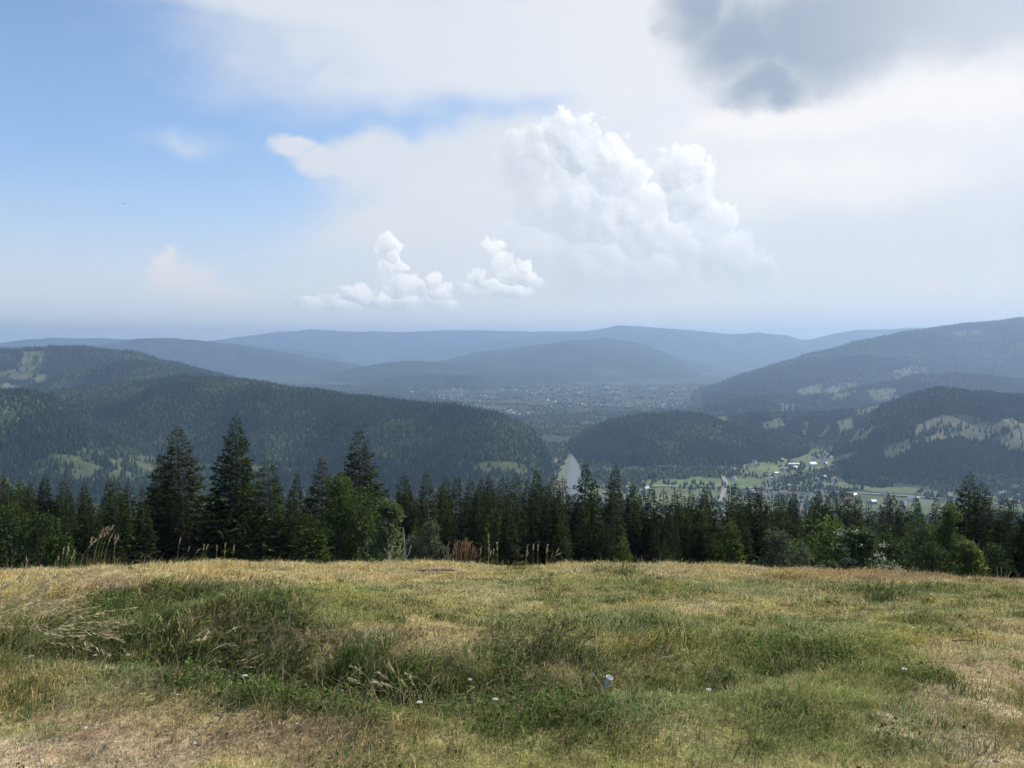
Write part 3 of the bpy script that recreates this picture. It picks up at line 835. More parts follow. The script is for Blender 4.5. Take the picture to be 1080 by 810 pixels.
# ------------------------------------------------------------------ houses of the valley
def m_flat(name, c, rough=0.8, sc=0.5):
    return material(name, lambda N, b: vary(N, c, objpos(N), sc, 0.85, 1.1), rough)
WALLS = [m_flat('white_render', (0.75, 0.74, 0.70, 1)), m_flat('cream_render', (0.62, 0.56, 0.45, 1)), m_flat('grey_render', (0.45, 0.45, 0.44, 1)), m_flat('timber_wall', (0.30, 0.22, 0.15, 1))]
ROOFS = [m_flat('grey_metal_roof', (0.48, 0.49, 0.50, 1), 0.45), m_flat('red_roof', (0.20, 0.105, 0.08, 1)), m_flat('slate_roof', (0.20, 0.20, 0.21, 1)), m_flat('white_metal_roof', (0.78, 0.78, 0.77, 1), 0.4), m_flat('brown_roof', (0.20, 0.12, 0.08, 1))]
M_PANE = m_flat('dark_glass', (0.05, 0.055, 0.06, 1), 0.2)
def house_mesh(wl, dp, hw, hr, wall, roof):
    a, b = wl / 2, dp / 2
    o = 0.5
    V = [(-a, -b, -2), (a, -b, -2), (a, b, -2), (-a, b, -2), (-a, -b, hw), (a, -b, hw), (a, b, hw), (-a, b, hw), (-a, 0, hw + hr), (a, 0, hw + hr)]
    quads = [(0, 1, 5, 4), (1, 2, 6, 5), (2, 3, 7, 6), (3, 0, 4, 7)]
    tris = [(5, 6, 9), (7, 4, 8)]
    midx = [0] * 4 + [0, 0]
    s = hr / b
    def slab(sg):
        k = len(V); e = b + o
        for xx in (-a - o, a + o):
            V.extend([(xx, 0, hw + hr + .05), (xx, sg * e, hw - s * o + .05), (xx, sg * e, hw - s * o + .3), (xx, 0, hw + hr + .3)])
        return [(k, k + 1, k + 5, k + 4), (k + 3, k + 7, k + 6, k + 2), (k + 1, k + 2, k + 6, k + 5), (k, k + 3, k + 2, k + 1), (k + 4, k + 5, k + 6, k + 7)]
    rq = slab(1) + slab(-1)
    wq = []
    nw = max(2, int(wl / 3.5))
    for fl in range(max(1, int(hw / 3))):
        for i in range(nw):
            cx = -a + wl * (i + .5) / nw; z0 = 0.9 + fl * 2.9
            for sg in (-1, 1):
                k = len(V); yy = sg * (b + .03)
                V.extend([(cx - .6, yy, z0), (cx + .6, yy, z0), (cx + .6, yy, z0 + 1.3), (cx - .6, yy, z0 + 1.3)])
                wq.append((k, k + 1, k + 2, k + 3) if sg < 0 else (k + 3, k + 2, k + 1, k))
    return mesh_from('house', V, [np.array(quads + rq + wq), np.array(tris)], mats=[wall, roof, M_PANE], midx=[0] * 4 + [1] * len(rq) + [2] * len(wq) + [0] * 2, link=False)
HM = []
_r = random.Random(5)
for wl, dp, hw, hr in ((11, 9, 5.5, 3.4), (9, 8, 3.2, 3.2), (14, 10, 6, 3.6), (12, 8, 3.4, 2.8)):
    for w, r in ((0, 0), (0, 1), (1, 4), (0, 3), (2, 2), (3, 0), (1, 0), (0, 2)):
        HM.append(house_mesh(wl, dp, hw, hr, WALLS[w], ROOFS[r]))
HM_BIG = [house_mesh(34, 13, 14, 2.2, WALLS[0], ROOFS[2]), house_mesh(26, 14, 9, 3, WALLS[1], ROOFS[0]), house_mesh(42, 16, 7, 2.4, WALLS[2], ROOFS[3])]
HMV = [m for i, m in enumerate(HM) if i % 8 in (1, 2, 4, 5, 7)]
def house(px, py, me, label, group=None, name='house', cat='house', z=None, rz=None, scale=1.0):
    p = plane_hit(px, py, VALLEY)
    o = bpy.data.objects.new(name, me); COL.objects.link(o)
    o.location = (p[0], p[1], float(gz(p[:1], p[1:2])[0]) if z is None else z)
    o.rotation_euler = (0, 0, _r.uniform(0, 6.28) if rz is None else rz)
    o.scale = (scale,) * 3
    return tag(o, label, cat, group)

TOWN = [(425, 405), (545, 407), (600, 408), (740, 408), (728, 425), (700, 431), (640, 434), (585, 440), (545, 440), (505, 428), (450, 418), (420, 412)]
cnt = 0
while cnt < 210:
    px, py = _r.uniform(415, 745), _r.uniform(404, 442)
    if not bool(poly_in(np.array([px]), np.array([py]), TOWN)[0]): continue
    _p = plane_hit(px, py, VALLEY)
    if float(fbm(_p[:1] / 260, _p[1:2] / 420, 3, 88)[0]) < _r.uniform(-.25, .12): continue
    cnt += 1
    big = _r.random() < 0.07
    house(px, py, _r.choice(HM_BIG) if big else _r.choice(HM), 'tall pale block among small houses in the hazy valley town' if big else 'tiny pale house in the hazy town on the valley floor',
          'pale blocks of the valley town' if big else 'houses of the hazy valley town', name='town_block' if big else 'house', cat='building' if big else 'house', scale=_r.uniform(.55, .85))
house(689, 412, HM_BIG[0], 'brightest white block in the middle of the hazy valley town', name='town_block', cat='building', rz=0.1, scale=1.25)
for i in range(26):
    house(_r.uniform(778, 838), _r.uniform(513, 525), _r.choice(HMV), 'small pale roofed house in the village just above the spruce tops', 'houses of the village behind the spruces', scale=.72)
for i in range(30):
    house(_r.uniform(838, 1075), _r.uniform(520, 534), _r.choice(HMV), 'small house beside the valley road under the right hill', 'houses along the road under the right hill', scale=.85)
for i in range(16):
    house(_r.uniform(535, 572), _r.uniform(488, 500), _r.choice(HMV), 'small house in the hamlet left of the river', 'houses of the hamlet left of the river', scale=.85)
for i in range(52):
    house(_r.uniform(768, 895), _r.uniform(474, 509), _r.choice(HMV), 'small house scattered among trees on the green valley fields', 'houses scattered over the green fields', scale=.8)
house(837, 491, HM_BIG[2], 'long white farm building on green fields left of the white barn', name='farm_building', cat='building', rz=0.05, scale=0.6)
house(838, 495, HM[3], 'small white house just below the long white farm building', rz=0.3, scale=.85)
house(857, 492, HM[19], 'bright white barn standing alone at right end of green fields', name='barn', cat='barn', rz=0.2, scale=1.05)
house(825, 485, HM[11], 'white house on the green fields above the farm building', rz=0.6, scale=.72)
house(683, 517, HM[3], 'white gabled house on the fields directly above the central spruces', rz=0.1, scale=.85)
house(570, 503, HM[0], 'white house beside the road at the river', rz=0.4, scale=.72)

# ------------------------------------------------------------------ trees
def tube(pts, rad, k=7):
    pts = np.array(pts, float); n = len(pts)
    t = np.gradient(pts, axis=0); t /= np.linalg.norm(t, axis=1)[:, None] + 1e-9
    ref = np.where(np.abs(t[:, 2:3]) > 0.9, np.array([[1., 0, 0]]), np.array([[0, 0, 1.]]))
    a = np.cross(t, ref); a /= np.linalg.norm(a, axis=1)[:, None] + 1e-9
    b = np.cross(t, a)
    ang = np.linspace(0, 2 * np.pi, k, endpoint=False)
    V = pts[:, None] + np.array(rad)[:, None, None] * (np.cos(ang)[None, :, None] * a[:, None] + np.sin(ang)[None, :, None] * b[:, None])
    i = np.arange(n - 1)[:, None] * k; j = np.arange(k)[None]; j2 = (j + 1) % k
    q = np.stack([i + j, i + j2, i + k + j2, i + k + j], -1).reshape(-1, 4)
    return V.reshape(-1, 3), q

class Acc:
    def __init__(s): s.V, s.F, s.C, s.n = [], [], [], 0
    def add(s, V, f, c):
        s.V.append(V); s.F.append(np.asarray(f) + s.n); s.C.append(np.broadcast_to(c, (len(V), 3)) if np.ndim(c) == 1 else c); s.n += len(V)
    def mesh(s, name, mat, smooth=False):
        fs = {}
        for f in s.F: fs.setdefault(f.shape[1], []).append(f)
        return mesh_from(name, np.concatenate(s.V), [np.concatenate(v) for v in fs.values()], mat, smooth, {'col': np.concatenate(s.C)}, link=False)

def diamonds(P, D, S, length, width, col):
    """leaf-shaped quads: centre-base P, direction D, side S"""
    l, w = length[:, None], width[:, None]
    V = np.stack([P, P + D * l * 0.45 + S * w, P + D * l, P + D * l * 0.45 - S * w], 1).reshape(-1, 3)
    q = np.arange(len(P) * 4).reshape(-1, 4)
    return V, q, np.repeat(col, 4, 0)

def norm(v): return v / (np.linalg.norm(v, axis=-1, keepdims=True) + 1e-9)

def spruce(h, rb, seed, base=0.05, taper=0.9, color=(0.030, 0.050, 0.018), density=1.0, gap=0.0, spacing=0.30, needle=1.0):
    rng = np.random.default_rng(seed)
    A = Acc(); B = Acc()
    bend = rng.normal(0, 0.012, 2) * h
    zt = np.linspace(0, 1, 9)
    tv, tq = tube([(bend[0] * t * t, bend[1] * t * t, h * t - (0.4 if t == 0 else 0)) for t in zt], [max(0.012, (0.014 * h + .02) * (1 - t) ** 0.9) for t in zt], 8)
    B.add(tv, tq, np.array((0.1, 0.08, 0.06)))
    z = base * h
    col = np.array(color)
    lean = rng.uniform(0, 6.28)
    while z < h * 0.985:
        t = z / h
        nb = int(rng.integers(5, 8) if t < 0.9 else 4)
        a0 = rng.uniform(0, 6.28)
        for k in range(nb):
            if rng.random() < gap * (1 - t * .7): continue
            a = a0 + k * 6.283 / nb + rng.normal(0, .25)
            L = rb * (1 - t) ** taper * rng.uniform(0.62, 1.12) * (1 + 0.12 * math.cos(a - lean)) + 0.05
            if rng.random() < 0.08: L *= rng.uniform(0.4, 0.7)
            dh = np.array((math.cos(a), math.sin(a), 0)); sd = np.array((-math.sin(a), math.cos(a), 0))
            up = 0.50 * t ** 2 + rng.normal(0.06, .06); dr = 0.42 * (1 - t) + rng.uniform(0.05, .2)
            c0 = np.array((bend[0] * t * t, bend[1] * t * t, z + rng.normal(0, .06)))
            path = lambda s: c0 + np.outer(s * L, dh) + np.outer(L * (up * s - dr * s ** 2 + 0.16 * s ** 4), (0, 0, 1))
            if L > 0.7:
                sv = np.linspace(0, .9, 4)
                bv, bq = tube(path(sv), [0.02 + .008 * L, .016 + .005 * L, .012, .006], 4)
                B.add(bv, bq, np.array((0.09, 0.07, 0.05)))
            n = max(9, int((L * 20 + 5) * density))
            s = rng.uniform(0.06, 1.0, n) ** 0.75
            P = path(s)
            wdt = 0.42 * L * (1 - s) ** 0.8 + 0.06
            off = rng.uniform(-1, 1, n)
            P = P + np.outer(off * wdt, sd) + np.outer(np.abs(off) * wdt * 0.5, dh) - np.outer(np.abs(off) * wdt * .35 + rng.uniform(0, .10, n), (0, 0, 1))
            D = norm(np.outer(np.full(n, 1.0), dh) + np.outer(off * 1.3 + rng.normal(0, .35, n), sd) + np.outer(rng.normal(-0.38 + .6 * t, .3, n), (0, 0, 1)))
            S = norm(np.cross(D, norm(rng.normal(0, .55, (n, 3)) + (0, 0, 1))))
            ln = rng.uniform(0.26, 0.52, n) * needle * (0.30 + .70 * min(1, 1.9 * (1 - t))); wd = ln * rng.uniform(0.16, 0.27, n)
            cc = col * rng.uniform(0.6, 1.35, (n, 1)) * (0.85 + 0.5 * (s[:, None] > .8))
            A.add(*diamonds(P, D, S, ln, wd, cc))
        z += spacing * (1.05 - .62 * t) * rng.uniform(.75, 1.3)
    n = 10   # leader
    P = np.column_stack([np.full(n, bend[0]), np.full(n, bend[1]), np.linspace(h * .955, h * 1.0, n)]); D = norm(rng.normal(0, .35, (n, 3)) + (0, 0, 1))
    A.add(*diamonds(P, D, norm(np.cross(D, rng.normal(size=(n, 3)))), np.full(n, .16), np.full(n, .022), np.tile(col * 1.2, (n, 1))))
    return A.mesh('crown', M_NEEDLE), B.mesh('trunk', M_BARK, True)

def broadleaf(h, rx, seed, color=(0.075, 0.105, 0.03), conic=0.0, base=0.12, leaf=0.13, nclump=34, per=120, bark=None, stems=1, shape=1.0):
    rng = np.random.default_rng(seed)
    A = Acc(); B = Acc(); col = np.array(color)
    cents = []
    for i in range(nclump):
        t = rng.uniform(0, 1) ** 0.9
        zz = h * (base + (1 - base) * t * 0.94)
        prof = (math.sin(math.pi * min(1, (0.18 + 0.80 * t))) ** 0.7) * (1 - conic) + conic * (1.05 - t) ** 0.9
        r = rx * prof * math.sqrt(rng.uniform(0.15, 1.0))
        a = rng.uniform(0, 6.28)
        cents.append((r * math.cos(a), r * math.sin(a), zz, rx * rng.uniform(0.22, 0.42) * (1 - 0.35 * conic * t)))
    for s in range(stems):
        off = rng.normal(0, .18 * (stems > 1), 2) * rx
        pts = [(0 + off[0] * .3, off[1] * .3, -0.4), (off[0] * .6, off[1] * .6, h * .3), (off[0], off[1], h * .62), (off[0] * 1.2, off[1] * 1.2, h * .9)]
        v, q = tube(pts, [0.016 * h + .02, .012 * h + .01, .008 * h, .01], 7); B.add(v, q, np.array((.1, .08, .06)))
    for cx, cy_, cz, cr in cents:
        z0 = max(0.1 * h, cz - 0.45 * math.hypot(cx, cy_) - .2 * h)
        v, q = tube([(0, 0, z0), (cx * .5, cy_ * .5, (z0 + cz) / 2 + .02 * h), (cx, cy_, cz)], [0.006 * h + .006, .004 * h + .004, .004], 5)
        B.add(v, q, np.array((.1, .08, .06)))
        n = per
        dv = norm(rng.normal(size=(n, 3))) * (rng.uniform(0.25, 1.0, (n, 1)) ** 0.5) * cr * np.array((1.1, 1.1, .8 * shape))
        P = np.array((cx, cy_, cz)) + dv
        D = norm(dv / cr + rng.normal(0, .7, (n, 3)) + (0, 0, -.15)); S = norm(np.cross(D, norm(rng.normal(0, .8, (n, 3)) + (0, 0, .8))))
        ln = leaf * rng.uniform(.7, 1.3, n)
        cc = col * rng.uniform(.62, 1.4, (n, 1)) * rng.uniform(.8, 1.2)
        A.add(*diamonds(P, D, S, ln, ln * rng.uniform(.28, .42, n), cc))
    return A.mesh('crown', M_LEAF), B.mesh('trunk', bark or M_BARK, True)

def place_tree(name, meshes, loc, rz, scale, label, cat='tree', group=None):
    e = empty(name, loc, rz, scale)
    e.rotation_euler = (R(_r.gauss(0, 1.1)), R(_r.gauss(0, 1.1)), rz)
    for nm, me in zip(('crown', 'trunk'), meshes):
        o = bpy.data.objects.new(nm, me); COL.objects.link(o); o.parent = e
    return tag(e, label, cat, group)

def ground_at(px, dep):
    u = ray(px, 560); x = u[0] / u[1] * dep
    return x, dep, float(gz(np.array([x]), np.array([dep]))[0])

def put_tree(name, meshes, mh, px, top, dep, label, wide=1.0, group=None, rz=None, cat='tree'):
    x, y, z = ground_at(px, dep)
    d = ray(px, top)
    h = EYE + d[2] / d[1] * dep - z
    s = h / mh
    return place_tree(name, meshes, (x, y, z), _r.uniform(0, 6.28) if rz is None else rz, (s * wide, s * wide, s), label, cat, group)

G_D = (0.030, 0.043, 0.010); G_M = (0.044, 0.066, 0.014); G_L = (0.075, 0.115, 0.024)
SP = {
    'tall': spruce(17, 4.5, 1, taper=0.86, color=(0.034, 0.050, 0.011), density=1.2),
    'tall2': spruce(17, 4.4, 2, taper=0.80, color=(0.044, 0.050, 0.016), density=1.1, gap=.08),
    'wide': spruce(16, 4.3, 3, taper=0.80, color=G_D, density=1.1, gap=.05),
    'slim': spruce(16, 2.9, 4, taper=0.85, color=G_D),
    'slim2': spruce(15, 2.5, 5, taper=0.75, color=(0.040, 0.054, 0.013), gap=.05),
    'slim3': spruce(16, 3.2, 6, taper=0.95, color=(0.036, 0.042, 0.012)),
    'dark': spruce(15, 3.3, 7, taper=0.8, color=G_D),
    'dark2': spruce(15, 2.9, 8, taper=0.7, color=(0.036, 0.052, 0.012), gap=.06),
    'young': spruce(5, 1.45, 9, taper=0.85, color=G_L, spacing=.2, base=.02, needle=.7, density=1.4),
    'young2': spruce(6, 1.6, 10, taper=0.8, color=G_M, spacing=.22, base=.02, needle=.7, density=1.3),
    'pine': spruce(14, 2.3, 12, taper=0.45, color=G_M, base=.34, gap=.35, density=1.2),
}
SPH = dict(tall=17, tall2=17, wide=16, slim=16, slim2=15, slim3=16, dark=15, dark2=15, young=5, young2=6, pine=14)
BL = {
    'cone': broadleaf(8, 1.9, 21, (0.072, 0.110, 0.026), conic=0.75, base=.06, nclump=60),
    'cone2': broadleaf(8, 2.1, 22, (0.062, 0.098, 0.024), conic=0.6, base=.06, nclump=60),
    'round': broadleaf(5, 1.9, 23, (0.085, 0.135, 0.028), conic=0.15, base=.08, nclump=42),
    'bush': broadleaf(4, 1.7, 24, (0.042, 0.066, 0.018), conic=0.35, base=.04, nclump=40, stems=3),
    'grey': broadleaf(4.5, 1.5, 25, (0.095, 0.115, 0.06), conic=0.3, base=.05, nclump=44, stems=3, per=150),
    'birch': broadleaf(6.5, 1.3, 26, (0.11, 0.145, 0.055), conic=0.5, base=.06, nclump=44, per=140, bark=M_PALEBARK),
    'yellow': broadleaf(3.2, 1.1, 27, (0.125, 0.155, 0.036), conic=0.5, base=.04, nclump=26, stems=3),
}
BLH = dict(cone=8, cone2=8, round=5, bush=4, grey=4.5, birch=6.5, yellow=3.2)

HERO = [  # px, top row, depth, kind, width, label
    ('spruce_tree', 'tall', 245, 436, 62, 1.0, 'tallest dark spruce behind the meadow, its right side lit green'),
    ('spruce_tree', 'tall2', 192, 450, 64, 1.22, 'tall ragged brownish spruce just left of the tallest spruce'),
    ('spruce_tree', 'wide', 161, 477, 67, 0.9, 'dark spruce pressed against the left side of the ragged brownish spruce'),
    ('spruce_tree', 'wide', 378, 452, 72, 0.95, 'tall dark spruce rising behind two light green broadleaf trees'),
    ('spruce_tree', 'slim2', 335, 482, 68, 1.25, 'thin topped spruce between the tall dark spruce and the pine'),
    ('pine_tree', 'pine', 291, 486, 58, 1.1, 'open crowned pine with bare lower trunk right of the tallest spruce'),
    ('spruce_tree', 'dark2', 124, 503, 56, 1.0, 'green spruce standing left of the ragged brownish spruce'),
    ('spruce_tree', 'slim', 614, 487, 70, 1.15, 'tall dark spruce whose top overlaps the grey river'),
    ('spruce_tree', 'slim3', 645, 489, 72, 1.1, 'tall spruce just right of the one overlapping the river'),
    ('spruce_tree', 'slim', 566, 494, 74, 1.0, 'spruce below the hamlet houses left of the river'),
    ('spruce_tree', 'slim2', 451, 496, 60, 1.0, 'narrow paler green spruce beside the leaning dead trunk'),
    ('spruce_tree', 'tall', 1018, 497, 56, 1.15, 'tall dark spruce rising above the light green trees at right'),
    ('spruce_tree', 'dark2', 1040, 510, 52, 1.1, 'mid green spruce just right of the tall right hand spruce'),
    ('spruce_tree', 'wide', 1082, 508, 46, 1.0, 'broad dark spruce cut off by the right picture edge'),
    ('spruce_tree', 'dark', 1062, 523, 48, 1.0, 'dark spruce beside the broad spruce at the right edge'),
    ('young_spruce', 'young', 772, 547, 44, 0.9, 'light green conical young spruce at the foot of the belt'),
    ('young_spruce', 'young2', 754, 559, 43, 0.9, 'smaller young spruce touching the light green conical one'),
    ('young_spruce', 'young', 657, 562, 42, 0.75, 'small lone young spruce in front of the central belt'),
    ('young_spruce', 'young2', 702, 565, 44, 0.6, 'tiny young spruce between the lone one and the conical pair'),
    ('young_spruce', 'young2', 330, 538, 46, 1.15, 'bushy green young spruce in front of the thin topped spruce'),
    ('broadleaf_tree', 'cone', 363, 497, 50, 0.95, 'light green conical broadleaf tree in front of the tall dark spruce'),
    ('broadleaf_tree', 'cone2', 388, 503, 49, 0.95, 'light green broadleaf tree right of its conical twin'),
    ('birch_tree', 'birch', 408, 525, 46, 1.15, 'pale grey green birch beside the light green broadleaf trees'),
    ('shrub', 'grey', 447, 545, 42, 0.75, 'pale slender shrub at the foot of the narrow paler spruce'),
    ('broadleaf_tree', 'round', 872, 543, 46, 0.85, 'rounded bright green broadleaf tree left of the flowering shrub'),
    ('shrub', 'grey', 830, 553, 44, 0.9, 'greyish shrub left of the rounded bright green tree'),
    ('broadleaf_tree', 'bush', 938, 562, 44, 0.8, 'low green bush right of the white flowering shrub'),
    ('broadleaf_tree', 'cone2', 973, 533, 48, 0.8, 'full light green tree left of the tall right hand spruce'),
    ('broadleaf_tree', 'cone', 1002, 527, 47, 0.75, 'narrow light green tree under the tall right hand spruce'),
    ('shrub', 'yellow', 1024, 570, 40, 0.75, 'small yellow green shrub at the foot of the narrow green tree'),
    ('broadleaf_tree', 'bush', 10, 533, 42, 0.8, 'rounded green bush at the left picture edge'),
    ('broadleaf_tree', 'bush', 40, 541, 40, 0.75, 'smaller green bush right of the one at the left edge'),
    ('shrub', 'bush', 985, 572, 40, 0.8, 'low dark bush below the full light green tree'),
    ('shrub', 'bush', 1054, 574, 40, 0.7, 'low dark bush at the foot of the right edge spruces'),
]
for name, kind, px, top, dep, wide, label in HERO:
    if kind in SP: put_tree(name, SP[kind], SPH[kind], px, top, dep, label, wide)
    else: put_tree(name, BL[kind], BLH[kind], px, top, dep, label, wide, cat='shrub' if name == 'shrub' else 'tree')

TOPS = [(3, 499), (20, 502), (34, 505), (46, 499), (60, 506), (76, 504), (91, 507), (104, 505), (140, 508), (268, 500), (310, 497), (352, 505), (425, 500), (436, 503), (466, 503), (475, 500), (490, 505), (504, 503), (517, 499), (531, 503), (546, 499), (556, 506), (576, 504), (583, 500), (598, 502), (628, 503), (660, 505), (671, 512), (683, 508), (696, 514), (709, 516), (722, 516), (733, 518), (746, 511), (756, 512), (769, 516), (777, 510), (790, 516), (800, 511), (806, 514), (816, 520), (825, 521), (832, 518), (849, 522), (861, 515), (868, 522), (876, 519), (886, 511), (893, 519), (906, 522), (928, 519), (942, 521), (951, 525), (961, 522), (985, 523), (996, 527), (1044, 522), (1068, 526), (1100, 515), (-20, 500), (-45, 503)]
def belt_label(px):
    if px < 150: return 'dark spruce in the dense belt left of the ragged spruce', 'spruces of the belt at left'
    if px < 420: return 'dark spruce half hidden among the tall trees on the left', 'spruces among the tall trees at left'
    if px < 660: return 'dark spruce in the dense central belt below the river', 'spruces of the central belt below the river'
    if px < 850: return 'dark spruce in the dense belt below the green valley fields', 'spruces of the belt below the fields'
    return 'dark pointed spruce behind the light green trees at right', 'spruces behind the green trees at right'
kinds = ['slim', 'slim2', 'slim3', 'dark', 'dark2', 'slim', 'slim3']
for px, top in TOPS:
    k = _r.choice(kinds)
    lb, gp = belt_label(px)
    put_tree('spruce_tree', SP[k], SPH[k], px, top, _r.uniform(68, 84), lb, _r.uniform(.85, 1.1), gp)
for i in range(225):   # rows between and in front
    px = _r.uniform(-70, 1150)
    k = _r.choice(kinds)
    lb, gp = belt_label(px)
    dep = _r.uniform(52, 100)
    base_top = np.interp(px, [0, 150, 400, 560, 700, 860, 1080], [508, 512, 512, 508, 520, 526, 530])
    top = base_top + _r.uniform(-2, 52) * (1.25 - dep / 110)
    put_tree('spruce_tree', SP[k], SPH[k], px, top, dep, lb, _r.uniform(.85, 1.15), gp)

# white flowering shrub
def flowering(h, rx, seed):
    cr, tr = broadleaf(h, rx, seed, (0.060, 0.085, 0.030), conic=0.1, base=.05, nclump=48, per=140, stems=3)
    rng = np.random.default_rng(seed); A = Acc()
    for i in range(46):
        t = rng.uniform(.15, 1); a = rng.uniform(0, 6.28)
        r = rx * 1.08 * math.sin(math.pi * min(1, .2 + .75 * t)) ** .7 * rng.uniform(.8, 1.05)
        c = np.array((r * math.cos(a), r * math.sin(a), h * (.08 + .9 * t)))
        n = 26
        P = c + rng.normal(0, .07, (n, 3)) * (1.3, 1.3, .6); D = norm(rng.normal(size=(n, 3)) + (0, 0, .5)); S = norm(np.cross(D, rng.normal(size=(n, 3))))
        A.add(*diamonds(P, D, S, np.full(n, .07), np.full(n, .03), np.tile(np.array((.40, .40, .30)), (n, 1)) * rng.uniform(.8, 1.15, (n, 1))))
    return cr, tr, A.mesh('blossom', M_LEAF)
fl = flowering(3.4, 1.15, 71)
e = put_tree('flowering_shrub', fl[:2], 3.4, 906, 556, 40, 'shrub covered in whitish flower heads at the meadow edge', 1.0, cat='shrub')
o = bpy.data.objects.new('blossom', fl[2]); COL.objects.link(o); o.parent = e

# leaning dead trunk
def dead_trunk(px, py0, py1, lean, dep, label, r=0.07):
    x, y, z = ground_at(px, dep)
    d0, d1 = ray(px, py0), ray(px + lean, py1)
    z0, z1 = z - .2, EYE + d1[2] / d1[1] * dep
    dx = d1[0] / d1[1] * dep - x
    pts = [(dx * t + .03 * math.sin(9 * t), .05 * math.sin(5 * t), (z1 - z0) * t - .2) for t in np.linspace(0, 1, 7)]
    v, q = tube(pts, np.linspace(r, r * .45, 7), 7)
    e = empty('dead_trunk', (x, y, z))
    mesh_from('trunk', v, q, M_PALEBARK, True, {'col': np.full((len(v), 3), .3)}, parent=e)
    tag(e, label, 'dead tree')
    b, bq = tube([pts[4], (pts[4][0] + .25, .1, pts[4][2] + .3), (pts[4][0] + .35, .12, pts[4][2] + .55)], [r * .4, r * .3, r * .15], 5)
    mesh_from('branch', b, bq, M_PALEBARK, True, {'col': np.full((len(b), 3), .3)}, parent=e)
dead_trunk(430, 585, 556, -5, 40, 'bare pale dead trunk leaning left beside the pale birch')

# ------------------------------------------------------------------ grass
def blades(P, az, hgt, wid, lean, col, rng, tipcol=None):
    n = len(P)
    d = np.stack([np.cos(az), np.sin(az), 0 * az], -1); s = np.stack([-np.sin(az), np.cos(az), 0 * az], -1)
    # turn each blade's face by a random angle
    ph = rng.uniform(0, np.pi, n)[:, None]
    s = s * np.cos(ph) + d * np.sin(ph)
    up = np.array((0, 0, 1.0))
    h, w, L = hgt[:, None], wid[:, None] / 2, lean[:, None]
    m = P + d * h * L * .28 + up * h * .58
    t = P + d * h * L + up * h * np.sqrt(np.clip(1 - .55 * L * L, .1, 1))
    V = np.stack([P - s * w, P + s * w, m + s * w * .8, m - s * w * .8, t], 1).reshape(-1, 3)
    b = np.arange(n)[:, None] * 5
    q = (b + np.array([[0, 1, 2, 3]])); tr = (b + np.array([[3, 2, 4]]))
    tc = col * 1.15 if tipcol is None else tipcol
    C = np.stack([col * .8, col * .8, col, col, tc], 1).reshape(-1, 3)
    return V, q, tr, C

